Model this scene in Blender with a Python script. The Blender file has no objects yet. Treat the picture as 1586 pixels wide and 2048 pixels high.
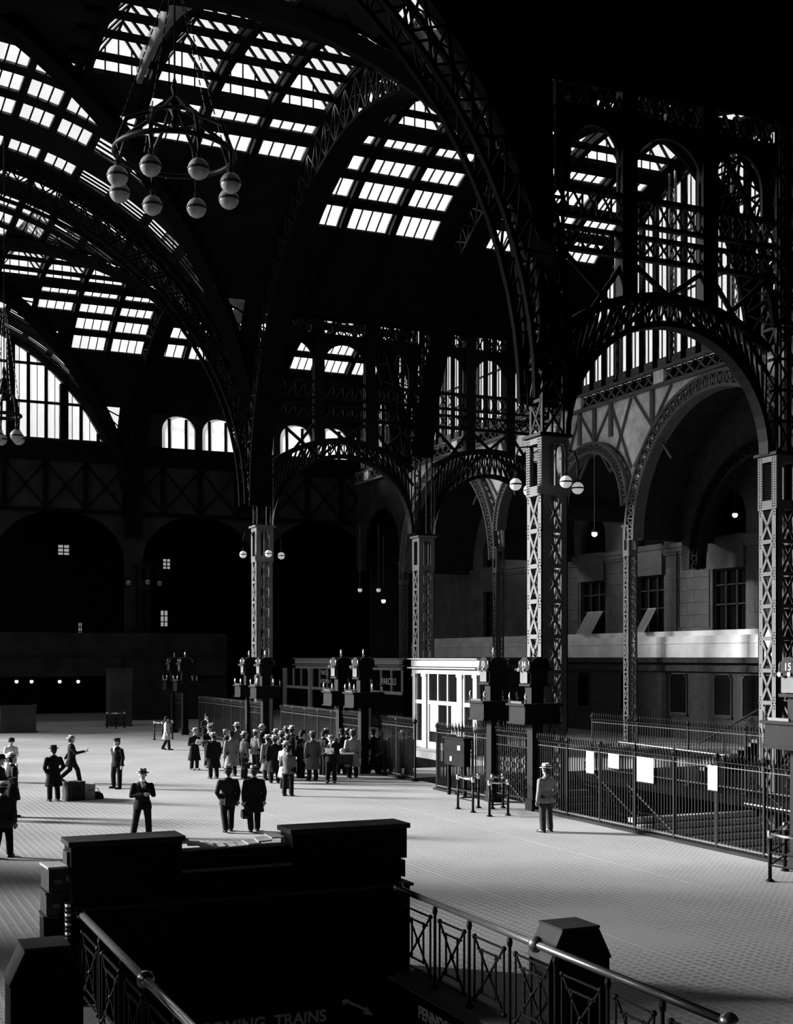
import bpy, bmesh, math, random
from mathutils import Vector, Matrix
R = math.radians
random.seed(7)
sc = bpy.context.scene
C = bpy.data.collections.new('concourse'); sc.collection.children.link(C)
# ------------------------------------------------------------ camera, light, exposure
cam_d = bpy.data.cameras.new('camera'); cam = bpy.data.objects.new('camera', cam_d); C.objects.link(cam)
cam.location = (0, 0, 4.75); cam.rotation_euler = (R(90), 0, R(-23.77))
cam_d.sensor_fit = 'AUTO'; cam_d.sensor_width = 36; cam_d.lens = 36*2578/2048
cam_d.shift_y = 291/2048; cam_d.clip_end = 600; cam_d.clip_start = .1
sc.camera = cam
w = bpy.data.worlds.new('sky'); sc.world = w; w.use_nodes = True
w.node_tree.nodes['Background'].inputs[0].default_value = (1, 1, 1, 1)
w.node_tree.nodes['Background'].inputs[1].default_value = 1.05
sun_d = bpy.data.lights.new('sun', 'SUN'); sun_d.energy = 22.0; sun_d.angle = R(13)
sun = bpy.data.objects.new('sun', sun_d); C.objects.link(sun)
SUN_DIR = Vector((.76, -.56, -.275))
sun.rotation_euler = SUN_DIR.to_track_quat('-Z', 'Y').to_euler()
sc.view_settings.view_transform = 'Standard'; sc.view_settings.look = 'None'
sc.view_settings.exposure = 0.0; sc.view_settings.gamma = 1; sc.view_settings.use_curve_mapping = False
sc.cycles.use_denoising = True
sc.cycles.max_bounces = 6; sc.cycles.diffuse_bounces = 3; sc.cycles.transparent_max_bounces = 24
sc.cycles.sample_clamp_indirect = 4
# ------------------------------------------------------------ materials (greys only)
def mat(name, v, rough=.6, noise=.0, nscale=3.0, metal=0.0, bump=0.0, spec=.15, tint=None, bscale=None):
    m = bpy.data.materials.new(name); m.use_nodes = True
    nt = m.node_tree; b = nt.nodes['Principled BSDF']
    b.inputs['Roughness'].default_value = rough; b.inputs['Metallic'].default_value = metal
    b.inputs['Specular IOR Level'].default_value = spec
    b.inputs['Base Color'].default_value = (v, v, v, 1)
    tc = nt.nodes.new('ShaderNodeTexCoord')
    n = nt.nodes.new('ShaderNodeTexNoise'); n.inputs['Scale'].default_value = nscale; n.inputs['Detail'].default_value = 6
    nt.links.new(tc.outputs['Object'], n.inputs['Vector'])
    r = nt.nodes.new('ShaderNodeMapRange'); r.inputs[1].default_value = .3; r.inputs[2].default_value = .7
    r.inputs[3].default_value = v*(1-noise); r.inputs[4].default_value = min(1, v*(1+noise))
    nt.links.new(n.outputs[0], r.inputs[0]); nt.links.new(r.outputs[0], b.inputs['Base Color'])
    if bump:
        bp = nt.nodes.new('ShaderNodeBump'); bp.inputs['Strength'].default_value = bump; bp.inputs['Distance'].default_value = .02
        n2 = nt.nodes.new('ShaderNodeTexNoise'); n2.inputs['Scale'].default_value = bscale or nscale*6
        nt.links.new(tc.outputs['Object'], n2.inputs['Vector'])
        nt.links.new(n2.outputs[0], bp.inputs['Height']); nt.links.new(bp.outputs[0], b.inputs['Normal'])
    return m
M = {}
M['roof_iron'] = mat('roof_iron', .004, .8, .3, spec=.02)  # roof ironwork near black, its shade put into the colour
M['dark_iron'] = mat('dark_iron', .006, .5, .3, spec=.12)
M['sooty_paint'] = mat('sooty_paint', .014, .6, .3, spec=.1)  # column paint darkened in colour for shade; also dark number plates
M['fence_iron'] = mat('fence_iron', .004, .5, .3, spec=.12)
M['stone_dim'] = mat('stone_dim', .055, .9, .3, .7, bump=.2, spec=.03)
M['column_paint'] = mat('column_paint', .12, .5, .12, 2, bump=.1)
M['rivet'] = mat('rivet', .02, .5)
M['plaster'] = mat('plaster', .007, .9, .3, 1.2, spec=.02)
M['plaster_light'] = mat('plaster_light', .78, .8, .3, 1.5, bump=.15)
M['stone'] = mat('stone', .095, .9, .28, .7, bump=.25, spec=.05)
M['stone_sooty'] = mat('stone_sooty', .022, .9, .35, .7, bump=.25, spec=.03)  # stone darkened in colour to stand for shade on the end walls
M['stone_light'] = mat('stone_light', .75, .85, .18, .8, bump=.25)  # pale stone carrying painted sunlight on the plinth; also stair treads
M['soot'] = mat('soot', .006, .95, .3, spec=.02)  # near black, deep shade put into the colour; also plain black boards
M['tile'] = mat('tile', .03, .7, .3, 2, spec=.05)
M['cream'] = mat('cream', .46, .6, .06)
M['wood_dark'] = mat('wood_dark', .004, .5, .4, 6, spec=.06)
M['wood_panel'] = mat('wood_panel', .035, .6, .3, 3, spec=.1)
M['window_dark'] = mat('window_dark', .006, .12, .2, spec=.4)
M['brass'] = mat('brass', .75, .25, .1, metal=1.0)
M['rail'] = mat('rail', .6, .2, .0, metal=.9, spec=.5)
M['rail_dull'] = mat('rail_dull', .06, .45, .2, metal=.3, spec=.3)
M['paper'] = mat('paper', .85, .8, .05)
M['lettering'] = mat('lettering', .92, .7)
M['lettering_dim'] = mat('lettering_dim', .4, .7)
M['opal'] = mat('opal', .28, .3, .08, spec=.4)
M['globe_band'] = mat('globe_band', .02, .5)
M['leather'] = mat('leather', .012, .4, .4)
M['wicker'] = mat('wicker', .3, .7, .4, 30)
M['skin'] = mat('skin', .32, .55)
M['hair'] = mat('hair', .02, .6)
M['shoe'] = mat('shoe', .012, .35)
for k, v in dict(black=.007, dark=.014, charcoal=.03, grey=.10, mid=.19, light=.34, white=.7).items():
    M['cloth_'+k] = mat('cloth_'+k, v, .9, .15, 5, bump=.3, bscale=40)
for k, v in dict(white=.75, light=.5, grey=.22, dark=.02).items():
    M['felt_'+k] = mat('felt_'+k, v, .85, .08, 8)
def emit(name, v, s):
    m = bpy.data.materials.new(name); m.use_nodes = True; nt = m.node_tree
    b = nt.nodes['Principled BSDF']; b.inputs['Base Color'].default_value = (v, v, v, 1)
    b.inputs['Emission Color'].default_value = (1, 1, 1, 1); b.inputs['Emission Strength'].default_value = s
    return m
M['lamp'] = emit('lamp', .8, 1.6)
M['lamp_dim'] = emit('lamp_dim', .5, .35)
M['window_lit'] = emit('window_lit', .3, .28)
def glassmat(name, t, noise, dirt=.5):
    m = bpy.data.materials.new(name); m.use_nodes = True; nt = m.node_tree; nt.nodes.clear()
    o = nt.nodes.new('ShaderNodeOutputMaterial'); mx = nt.nodes.new('ShaderNodeMixShader')
    tr = nt.nodes.new('ShaderNodeBsdfTransparent'); tr.inputs[0].default_value = (t, t, t, 1)
    df = nt.nodes.new('ShaderNodeBsdfTranslucent'); df.inputs[0].default_value = (.8, .8, .8, 1)
    tc = nt.nodes.new('ShaderNodeTexCoord'); n = nt.nodes.new('ShaderNodeTexNoise'); n.inputs['Scale'].default_value = noise
    nt.links.new(tc.outputs['Object'], n.inputs['Vector'])
    r = nt.nodes.new('ShaderNodeMapRange'); r.inputs[1].default_value = .35; r.inputs[2].default_value = .75
    r.inputs[3].default_value = 0; r.inputs[4].default_value = dirt
    nt.links.new(n.outputs[0], r.inputs[0]); nt.links.new(r.outputs[0], mx.inputs[0])
    nt.links.new(tr.outputs[0], mx.inputs[1]); nt.links.new(df.outputs[0], mx.inputs[2]); nt.links.new(mx.outputs[0], o.inputs[0])
    return m
M['glass'] = glassmat('glass', .93, .8, .12)
M['glass_dirty'] = glassmat('glass_dirty', .75, .5, .55)
M['smoke_glass'] = M['window_dark']
# floor: dimpled vault-light paving
def floor_mat():
    m = bpy.data.materials.new('floor_lights'); m.use_nodes = True; nt = m.node_tree; b = nt.nodes['Principled BSDF']
    L = nt.links.new; N = nt.nodes.new
    tc = N('ShaderNodeTexCoord')
    br = N('ShaderNodeTexBrick'); br.offset = 0; br.inputs['Scale'].default_value = 1
    br.inputs['Brick Width'].default_value = .17; br.inputs['Row Height'].default_value = .17
    br.inputs['Mortar Size'].default_value = .035; br.inputs['Mortar Smooth'].default_value = .3
    L(tc.outputs['Object'], br.inputs['Vector'])
    n1 = N('ShaderNodeTexNoise'); n1.inputs['Scale'].default_value = .35; n1.inputs['Detail'].default_value = 5
    L(tc.outputs['Object'], n1.inputs['Vector'])
    r1 = N('ShaderNodeMapRange'); r1.inputs[1].default_value = .38; r1.inputs[2].default_value = .62; r1.inputs[3].default_value = .1; r1.inputs[4].default_value = 1
    L(n1.outputs[0], r1.inputs[0])
    n3 = N('ShaderNodeTexNoise'); n3.inputs['Scale'].default_value = 9; n3.inputs['Detail'].default_value = 4
    L(tc.outputs['Object'], n3.inputs['Vector'])
    # dimple darkness = (1-mortar fac)*patch
    sub = N('ShaderNodeMath'); sub.operation = 'SUBTRACT'; sub.inputs[0].default_value = 1; L(br.outputs['Fac'], sub.inputs[1])
    mu = N('ShaderNodeMath'); mu.operation = 'MULTIPLY'; L(sub.outputs[0], mu.inputs[0]); L(r1.outputs[0], mu.inputs[1])
    mu3 = N('ShaderNodeMath'); mu3.operation = 'MULTIPLY'; L(mu.outputs[0], mu3.inputs[0]); L(n3.outputs[0], mu3.inputs[1])
    mr = N('ShaderNodeMapRange'); mr.inputs[1].default_value = 0; mr.inputs[2].default_value = .8; mr.inputs[3].default_value = .38; mr.inputs[4].default_value = .20
    L(mu3.outputs[0], mr.inputs[0])
    n2 = N('ShaderNodeTexNoise'); n2.inputs['Scale'].default_value = 30; L(tc.outputs['Object'], n2.inputs['Vector'])
    m2 = N('ShaderNodeMapRange'); m2.inputs[1].default_value = .3; m2.inputs[2].default_value = .7; m2.inputs[3].default_value = .85; m2.inputs[4].default_value = 1.12
    L(n2.outputs[0], m2.inputs[0])
    fin = N('ShaderNodeMath'); fin.operation = 'MULTIPLY'; L(mr.outputs[0], fin.inputs[0]); L(m2.outputs[0], fin.inputs[1])
    # expansion joints every 5.6 m
    b2 = N('ShaderNodeTexBrick'); b2.offset = 0; b2.inputs['Scale'].default_value = 1; b2.inputs['Brick Width'].default_value = 5.6; b2.inputs['Row Height'].default_value = 2.8
    b2.inputs['Mortar Size'].default_value = .012; L(tc.outputs['Object'], b2.inputs['Vector'])
    j = N('ShaderNodeMapRange'); j.inputs[3].default_value = 1; j.inputs[4].default_value = .55; L(b2.outputs['Fac'], j.inputs[0])
    L(fin.outputs[0], b.inputs['Base Color'])
    bp = N('ShaderNodeBump'); bp.inputs['Strength'].default_value = .6; bp.inputs['Distance'].default_value = .012
    L(mu.outputs[0], bp.inputs['Height']); bp.invert = True; L(bp.outputs[0], b.inputs['Normal'])
    b.inputs['Roughness'].default_value = .6; b.inputs['Specular IOR Level'].default_value = .25
    return m
M['floor'] = floor_mat()
# ------------------------------------------------------------ mesh helpers
class MB:
    def __init__(s): s.v = []; s.f = []
    def box(s, x0, x1, y0, y1, z0, z1):
        n = len(s.v)
        s.v += [(x0,y0,z0),(x1,y0,z0),(x1,y1,z0),(x0,y1,z0),(x0,y0,z1),(x1,y0,z1),(x1,y1,z1),(x0,y1,z1)]
        s.f += [(n,n+3,n+2,n+1),(n+4,n+5,n+6,n+7),(n,n+1,n+5,n+4),(n+1,n+2,n+6,n+5),(n+2,n+3,n+7,n+6),(n+3,n,n+4,n+7)]
        return s
    def bar(s, p, q, wd, dp, up=(0,0,1)):
        p = Vector(p); q = Vector(q); d = (q-p).normalized(); u = Vector(up)
        a = d.cross(u)
        if a.length < 1e-4: a = d.cross(Vector((1,0,0)))
        a.normalize(); b = a.cross(d); n = len(s.v)
        for e in (p, q):
            for i, j in ((-1,-1),(1,-1),(1,1),(-1,1)): s.v.append(tuple(e + a*(i*wd/2) + b*(j*dp/2)))
        s.f += [(n,n+1,n+2,n+3),(n+7,n+6,n+5,n+4)] + [(n+i, n+4+i, n+4+(i+1)%4, n+(i+1)%4) for i in range(4)]
        return s
    def tube(s, pts, r, k=8, cap=True):
        pts = [Vector(p) for p in pts]; n0 = len(s.v); rs = r if isinstance(r, (list, tuple)) else [r]*len(pts)
        for i, p in enumerate(pts):
            d = (pts[min(i+1, len(pts)-1)] - pts[max(i-1, 0)]).normalized()
            a = d.cross(Vector((0,0,1)));
            if a.length < 1e-3: a = d.cross(Vector((1,0,0)))
            a.normalize(); b = a.cross(d)
            for j in range(k):
                t = 2*math.pi*j/k; s.v.append(tuple(p + a*(rs[i]*math.cos(t)) + b*(rs[i]*math.sin(t))))
        for i in range(len(pts)-1):
            for j in range(k):
                s.f.append((n0+i*k+j, n0+i*k+(j+1)%k, n0+(i+1)*k+(j+1)%k, n0+(i+1)*k+j))
        if cap: s.f += [tuple(n0+j for j in range(k))[::-1], tuple(n0+(len(pts)-1)*k+j for j in range(k))]
        return s
    def lathe(s, prof, c=(0,0,0), k=16):
        n0 = len(s.v); c = Vector(c)
        for (r, z) in prof:
            for j in range(k):
                t = 2*math.pi*j/k; s.v.append((c.x+r*math.cos(t), c.y+r*math.sin(t), c.z+z))
        m = len(prof)
        for i in range(m-1):
            for j in range(k):
                s.f.append((n0+i*k+j, n0+i*k+(j+1)%k, n0+(i+1)*k+(j+1)%k, n0+(i+1)*k+j))
        s.f += [tuple(n0+j for j in range(k))[::-1], tuple(n0+(m-1)*k+j for j in range(k))]
        return s
    def ball(s, c, r, k=12, sz=1):
        return s.lathe([(r*math.sin(math.pi*i/8)+1e-4, -r*sz*math.cos(math.pi*i/8)) for i in range(9)], c, k)
    def prism(s, poly, axis, a0, a1):
        n = len(s.v); m = len(poly)
        for a in (a0, a1):
            for (u, h) in poly: s.v.append((a, u, h) if axis == 'x' else ((u, a, h) if axis == 'y' else (u, h, a)))
        s.f += [tuple(range(n, n+m)), tuple(range(n+2*m-1, n+m-1, -1))] + [(n+i, n+m+i, n+m+(i+1)%m, n+(i+1)%m) for i in range(m)]
        return s
    def mesh(s, name, smooth=False):
        me = bpy.data.meshes.new(name); me.from_pydata(s.v, [], s.f)
        bm = bmesh.new(); bm.from_mesh(me); bmesh.ops.recalc_face_normals(bm, faces=bm.faces); bm.to_mesh(me); bm.free()
        if smooth:
            for p in me.polygons: p.use_smooth = True
        return me
    def build(s, name, m, parent=None, loc=(0,0,0), rz=0, smooth=False):
        me = s.mesh(name, smooth); me.materials.append(M[m]); return put(name, me, parent, loc, rz)
def put(name, me, parent=None, loc=(0,0,0), rz=0):
    o = bpy.data.objects.new(name, me); C.objects.link(o); o.location = loc; o.rotation_euler = (0,0,rz)
    if parent: o.parent = parent
    return o
def tag(o, label=None, cat=None, group=None, kind=None):
    if label: o['label'] = label
    if cat: o['category'] = cat
    if group: o['group'] = group
    if kind: o['kind'] = kind
    return o
def empty(name, loc=(0,0,0), rz=0, label=None, cat=None, group=None):
    o = bpy.data.objects.new(name, None); C.objects.link(o); o.location = loc; o.rotation_euler = (0,0,rz)
    return tag(o, label, cat, group)
def copy_tree(o, parent=None):
    c = o.copy(); C.objects.link(c); c.parent = parent
    for ch in o.children: copy_tree(ch, c)
    return c
def struct(mb, name, m, parent=None, **k):
    o = mb.build(name, m, parent, **k)
    if not parent: o['kind'] = 'structure'
    return o
TH = R(23.77); cT, sT = math.cos(TH), math.sin(TH)
def gpt(p, y, h=0.0):
    """world point at height h seen by the surveyed camera station at column p, row y"""
    z = (4.75-h)*2578/(y-1315); t = (p-793)/2578
    return z*(cT*t+sT), z*(cT-sT*t)
def strip_wall(mb, plane, c, th, u0, u1, h0, h1, holes, n=16):
    """wall in plane x=c or y=c with arched holes (uc, half, hspring, hbase, radius_h)"""
    us = {u0, u1}
    for (uc, hf, hs, hb, rh) in holes:
        for i in range(n+1): us.add(max(u0, min(u1, uc+hf*math.cos(math.pi*i/n))))
    us = sorted(us)
    def add(a, b, z0, z1, z2, z3):   # polygon a:z0..z1 , b:z2..z3
        if max(z1-z0, z3-z2) < 1e-3: return
        poly = [(a, z0), (b, z2), (b, z3), (a, z1)]
        mb.prism(poly, 'x' if plane == 'x' else 'y', c-th/2, c+th/2)
    for a, b in zip(us, us[1:]):
        if b-a < 1e-4: continue
        m = (a+b)/2; hit = None
        for H in holes:
            if abs(m-H[0]) < H[1]: hit = H
        if not hit: add(a, b, h0, h1, h0, h1); continue
        uc, hf, hs, hb, rh = hit
        za = hs + rh*math.sqrt(max(0, 1-((a-uc)/hf)**2)); zb = hs + rh*math.sqrt(max(0, 1-((b-uc)/hf)**2))
        add(a, b, min(za, h1), h1, min(zb, h1), h1)
        if hb > h0: add(a, b, h0, hb, h0, hb)
    return mb
def P3(plane, c, u, h): return (c, u, h) if plane == 'x' else (u, c, h)
# ------------------------------------------------------------ setting: floor, walls
fl = MB()
holes = [(3.25, 7.6, 2.0, 17.7), (20.9, 45.4, 2.0, 46.5), (20.9, 27.6, 50.5, 61.5)]
xs = sorted({-34, 60} | {h[0] for h in holes} | {h[1] for h in holes}); ys = sorted({-12, 140} | {h[2] for h in holes} | {h[3] for h in holes})
for a, b in zip(xs, xs[1:]):
    for c_, d in zip(ys, ys[1:]):
        if any(h[0] <= a and b <= h[1] and h[2] <= c_ and d <= h[3] for h in holes): continue
        fl.box(a, b, c_, d, -.35, -.014)
flo = struct(fl, 'floor', 'floor')
xe = [-3.0, 3.25, 7.6, 12.2, 16.6, 20.88]
for a, b in zip(xe, xe[1:]):
    y = 2.0
    while y < 97:
        y2 = y+2.8
        if not (a == 3.25 and y < 17.7): MB().box(a+.003, b-.003, y+.003, y2-.003, -.0139, 0).build('floor_slab', 'floor', flo)
        elif y2 > 17.7: MB().box(a+.003, b-.003, 17.71, y2-.003, -.0139, 0).build('floor_slab', 'floor', flo)
        y = y2
MB().box(20.9, 45, 46.6, 97, -.0139, 0).build('floor_field', 'floor', flo) if False else None
fa_ = MB(); fa_.box(28.6, 45.3, 2.1, 46.4, -.35, -.01); struct(fa_, 'floor_aisle', 'soot')  # aisle floor darkened in colour to stand for shade behind the fence
lo = MB(); lo.box(-34, 60, -12, 140, -6.3, -6); struct(lo, 'floor_lower', 'soot')
tr = MB()
for (x0, x1, y0, y1) in holes:
    tr.box(x0-.25, x0, y0, y1+.25, -6, -.36); tr.box(x1, x1+.25, y0, y1+.25, -6, -.36); tr.box(x0, x1, y1, y1+.25, -6, -.36)
struct(tr, 'wall_stairwell', 'soot')
cb = MB()
for sx in (3.25, 7.6): cb.box(sx-(.32 if sx < 5 else 0), sx+(0 if sx < 5 else .42), 2.0, 17.3, 0, .14)
struct(cb, 'trim_stair_curb', 'stone')
# far and near enclosing walls
wb = MB(); wb.box(-34, 60, -12.4, -12, 0, 34); struct(wb, 'wall_back', 'soot')
wl = MB(); wl.box(-11.9, -11.5, -12, 140, 0, 5)  # unseen left wall, openings shaped to set the sun on the floor
for k in range(12): wl.box(-11.9, -11.5, 48+k*8-.6, 48+k*8+.6, 5, 33)
for k in range(5): wl.box(-11.9, -11.5, 8+k*8-2.9, 8+k*8+2.9, 5, 33)  # wider piers, shaped to dim the sun on the near floor
wl.box(-11.9, -11.5, -12, 140, 32.4, 34); wl.box(-11.9, -11.5, -12, 4, 5, 34)
struct(wl, 'wall_left', 'soot')
cn = MB(); cn.box(-34, 60, -12.4, 36.2, 33, 33.4); cn.box(40.6, 60, 36.2, 141, 19.6, 20); cn.box(-34, 60, 100.6, 141, 20.2, 20.6); cn.box(-34, -11.5, -12, 141, 33.4, 33.8)
struct(cn, 'ceiling_outer', 'soot')
we = MB(); we.box(-34, 60, 139, 139.4, 0, 20.4); we.box(59.6, 60, 36, 140, 0, 20); we.box(59.6, 60, -12, 36, 0, 34); struct(we, 'wall_outer', 'soot')
# near spandrel in the plane y = 36.1
CY = [52.1, 84.1]; CX = 5.4; RV = 16.4; HC0 = 14.0
sp = MB()
strip_wall(sp, 'y', 36.35, .25, -11.5, 21.5, 14, 33.2, [(CX, 16.1, HC0, 14, 16.1)], 28)
sp.box(21.5, 60, 36.22, 36.48, 23.75, 33.2)
sp.box(31.65, 60, 36.9, 37.06, 0, 33.2)
struct(sp, 'wall_near_spandrel', 'roof_iron')
# ------------------------------------------------------------ vault shells with real openings
ROWS = [(0, 3.93, 'crown'), (4.82, 5.57, 'g'), (6.18, 7.21, 'g'), (7.56, 8.68, 'g'), (9.04, 10.19, 'g')]
XB = [(22.1, 24.0), (24.5, 26.75), (27.25, 29.5), (31.9, 34.2), (34.7, 37.0), (37.5, 39.6)]
XN = [(21.05-2.8*k-2.3, 21.05-2.8*k) for k in range(11)]
YS = [(3.6, 5.6), (6.2, 8.2), (8.9, 10.9), (13.3, 15.0)]
def f_(d): return HC0 + math.sqrt(max(0, RV*RV-d*d))
def fa(d):   # aisle barrel: follows the circle, then runs flatter to the screens
    d = abs(d)
    return f_(d) if d < 10.4 else f_(10.4) - (d-10.4)*.50
def shell(name, xs, ys, hf, hole):
    def fine(a):
        a = sorted(set(round(v, 3) for v in a)); o = [a[0]]
        for v in a[1:]:
            if v-o[-1] < .02: continue
            k = max(1, math.ceil((v-o[-1])/.9)); b = o[-1]
            for i in range(1, k+1): o.append(b+(v-b)*i/k)
        return o
    xs = fine(xs); ys = fine(ys); mb = MB(); idx = {}
    def vt(i, j, t):
        k = (i, j, t)
        if k not in idx: idx[k] = len(mb.v); mb.v.append((xs[i], ys[j], hf(xs[i], ys[j])+t*.22))
        return idx[k]
    solid = {(i, j): not hole((xs[i]+xs[i+1])/2, (ys[j]+ys[j+1])/2) for i in range(len(xs)-1) for j in range(len(ys)-1)}
    for (i, j), s in solid.items():
        if not s: continue
        for t in (0, 1): mb.f.append((vt(i,j,t), vt(i+1,j,t), vt(i+1,j+1,t), vt(i,j+1,t)))
        for (di, dj, a, b) in ((-1,0,(i,j),(i,j+1)), (1,0,(i+1,j),(i+1,j+1)), (0,-1,(i,j),(i+1,j)), (0,1,(i,j+1),(i+1,j+1))):
            if not solid.get((i+di, j+dj), False): mb.f.append((vt(*a,0), vt(*b,0), vt(*b,1), vt(*a,1)))
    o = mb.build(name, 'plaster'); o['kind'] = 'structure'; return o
def spans(c, rows):
    out = []
    for (a, b, *_) in rows: out += [c-b, c-a, c+a, c+b]
    return out
NC = []   # nave cells: (kind, x0,x1,y0,y1)
def nave_cells(cy, rows_ok):
    out = []
    for (x0, x1) in XN:
        for (a, b, k) in ROWS:
            if k == 'g' and b > rows_ok: continue
            for s in (-1, 1):
                y0, y1 = sorted((cy+s*a, cy+s*b))
                dx = abs((x0+x1)/2-CX); dy = (a+b)/2 if k == 'g' else 3.0
                if dx-dy > 1.2:
                    out.append(('crown' if k == 'crown' else 'bx', x0, x1, y0, y1))
    ncx = [(CX+1.75*k-.72, CX+1.75*k+.72) for k in range(-8, 9)]
    for (x0, x1) in ncx:
        for (a, b) in YS:
            for s in (-1, 1):
                y0, y1 = sorted((cy+s*a, cy+s*b)); dx = abs((x0+x1)/2-CX); dy = (a+b)/2
                if dy-dx > -.3: out.append(('by', x0, x1, y0, y1))
    return out
PMESH = {}
def pane(parent, a, b, c, d, m='glass', inset=.025):
    """glass pane from four corner points"""
    P = [Vector(v) for v in (a, b, c, d)]; cen = sum(P, Vector())/4
    P = [v + (cen-v).normalized()*inset for v in P]
    nrm = (P[1]-P[0]).cross(P[3]-P[0]).normalized()*.008
    key = tuple(round(x, 2) for v in P for x in (v-cen)) + (m,)
    if key not in PMESH:
        mb = MB(); mb.v = [tuple(v-cen+nrm) for v in P] + [tuple(v-cen-nrm) for v in P]
        mb.f = [(0,1,2,3), (7,6,5,4)] + [(i, i+4, (i+1)%4+4, (i+1)%4) for i in range(4)]
        me = mb.mesh('pane'); me.materials.append(M[m]); PMESH[key] = me
    return put('pane', PMESH[key], parent, tuple(cen-parent.location))
def cell_panes(parent, bars, x0, x1, y0, y1, hf, n, across='x'):
    if across == 'x':
        w_ = (x1-x0)/n
        for i in range(n):
            a, b = x0+i*w_, x0+(i+1)*w_
            pane(parent, (a,y0,hf(a,y0)+.1), (b,y0,hf(b,y0)+.1), (b,y1,hf(b,y1)+.1), (a,y1,hf(a,y1)+.1))
            if i: bars.bar((a,y0,hf(a,y0)+.06), (a,y1,hf(a,y1)+.06), .055, .09)
    else:
        w_ = (y1-y0)/n
        for i in range(n):
            a, b = y0+i*w_, y0+(i+1)*w_
            pane(parent, (x0,a,hf(x0,a)+.1), (x1,a,hf(x1,a)+.1), (x1,b,hf(x1,b)+.1), (x0,b,hf(x0,b)+.1))
            if i: bars.bar((x0,a,hf(x0,a)+.06), (x1,a,hf(x1,a)+.06), .055, .09)
def crown(parent, bars, rafters, gut, x0, x1, cy, hf, half=3.93, rise=1.05):
    """ridge-and-furrow monitor over one bay"""
    xm = (x0+x1)/2; n = 10; e = .18
    hb = lambda y: hf(xm, y)+.24
    top = hb(cy+half)+rise+.8
    base = lambda y: hb(y)
    ridge_h = max(hb(cy)+.75, top)
    ys_ = [cy-half+2*half*i/n for i in range(n+1)]
    bars.bar((xm, cy-half, ridge_h), (xm, cy+half, ridge_h), .12, .16)
    for xe, s in ((x0-e, 1), (x1+e, -1)):
        for i, y in enumerate(ys_):
            rafters.bar((xe, y, base(y)), (xm, y, ridge_h), .10, .12, up=(0,1,0))
            if i < n:
                y2 = ys_[i+1]
                pane(parent, (xe,y,base(y)), (xe,y2,base(y2)), (xm,y2,ridge_h), (xm,y,ridge_h), inset=.05)
    for s in (-1, 1):
        y = cy+s*half; m4 = 4
        for i in range(m4):
            a = x0+(x1-x0)*i/m4; b = x0+(x1-x0)*(i+1)/m4
            ha = base(y)+(ridge_h-base(y))*(1-abs(a-xm)/(xm-x0+e)); hb2 = base(y)+(ridge_h-base(y))*(1-abs(b-xm)/(xm-x0+e))
            pane(parent, (a,y,base(y)-.2), (b,y,base(y)-.2), (b,y,hb2), (a,y,ha), inset=.03)
            if i: bars.bar((a,y,base(y)-.2), (a,y,ha), .05, .06)
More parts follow.
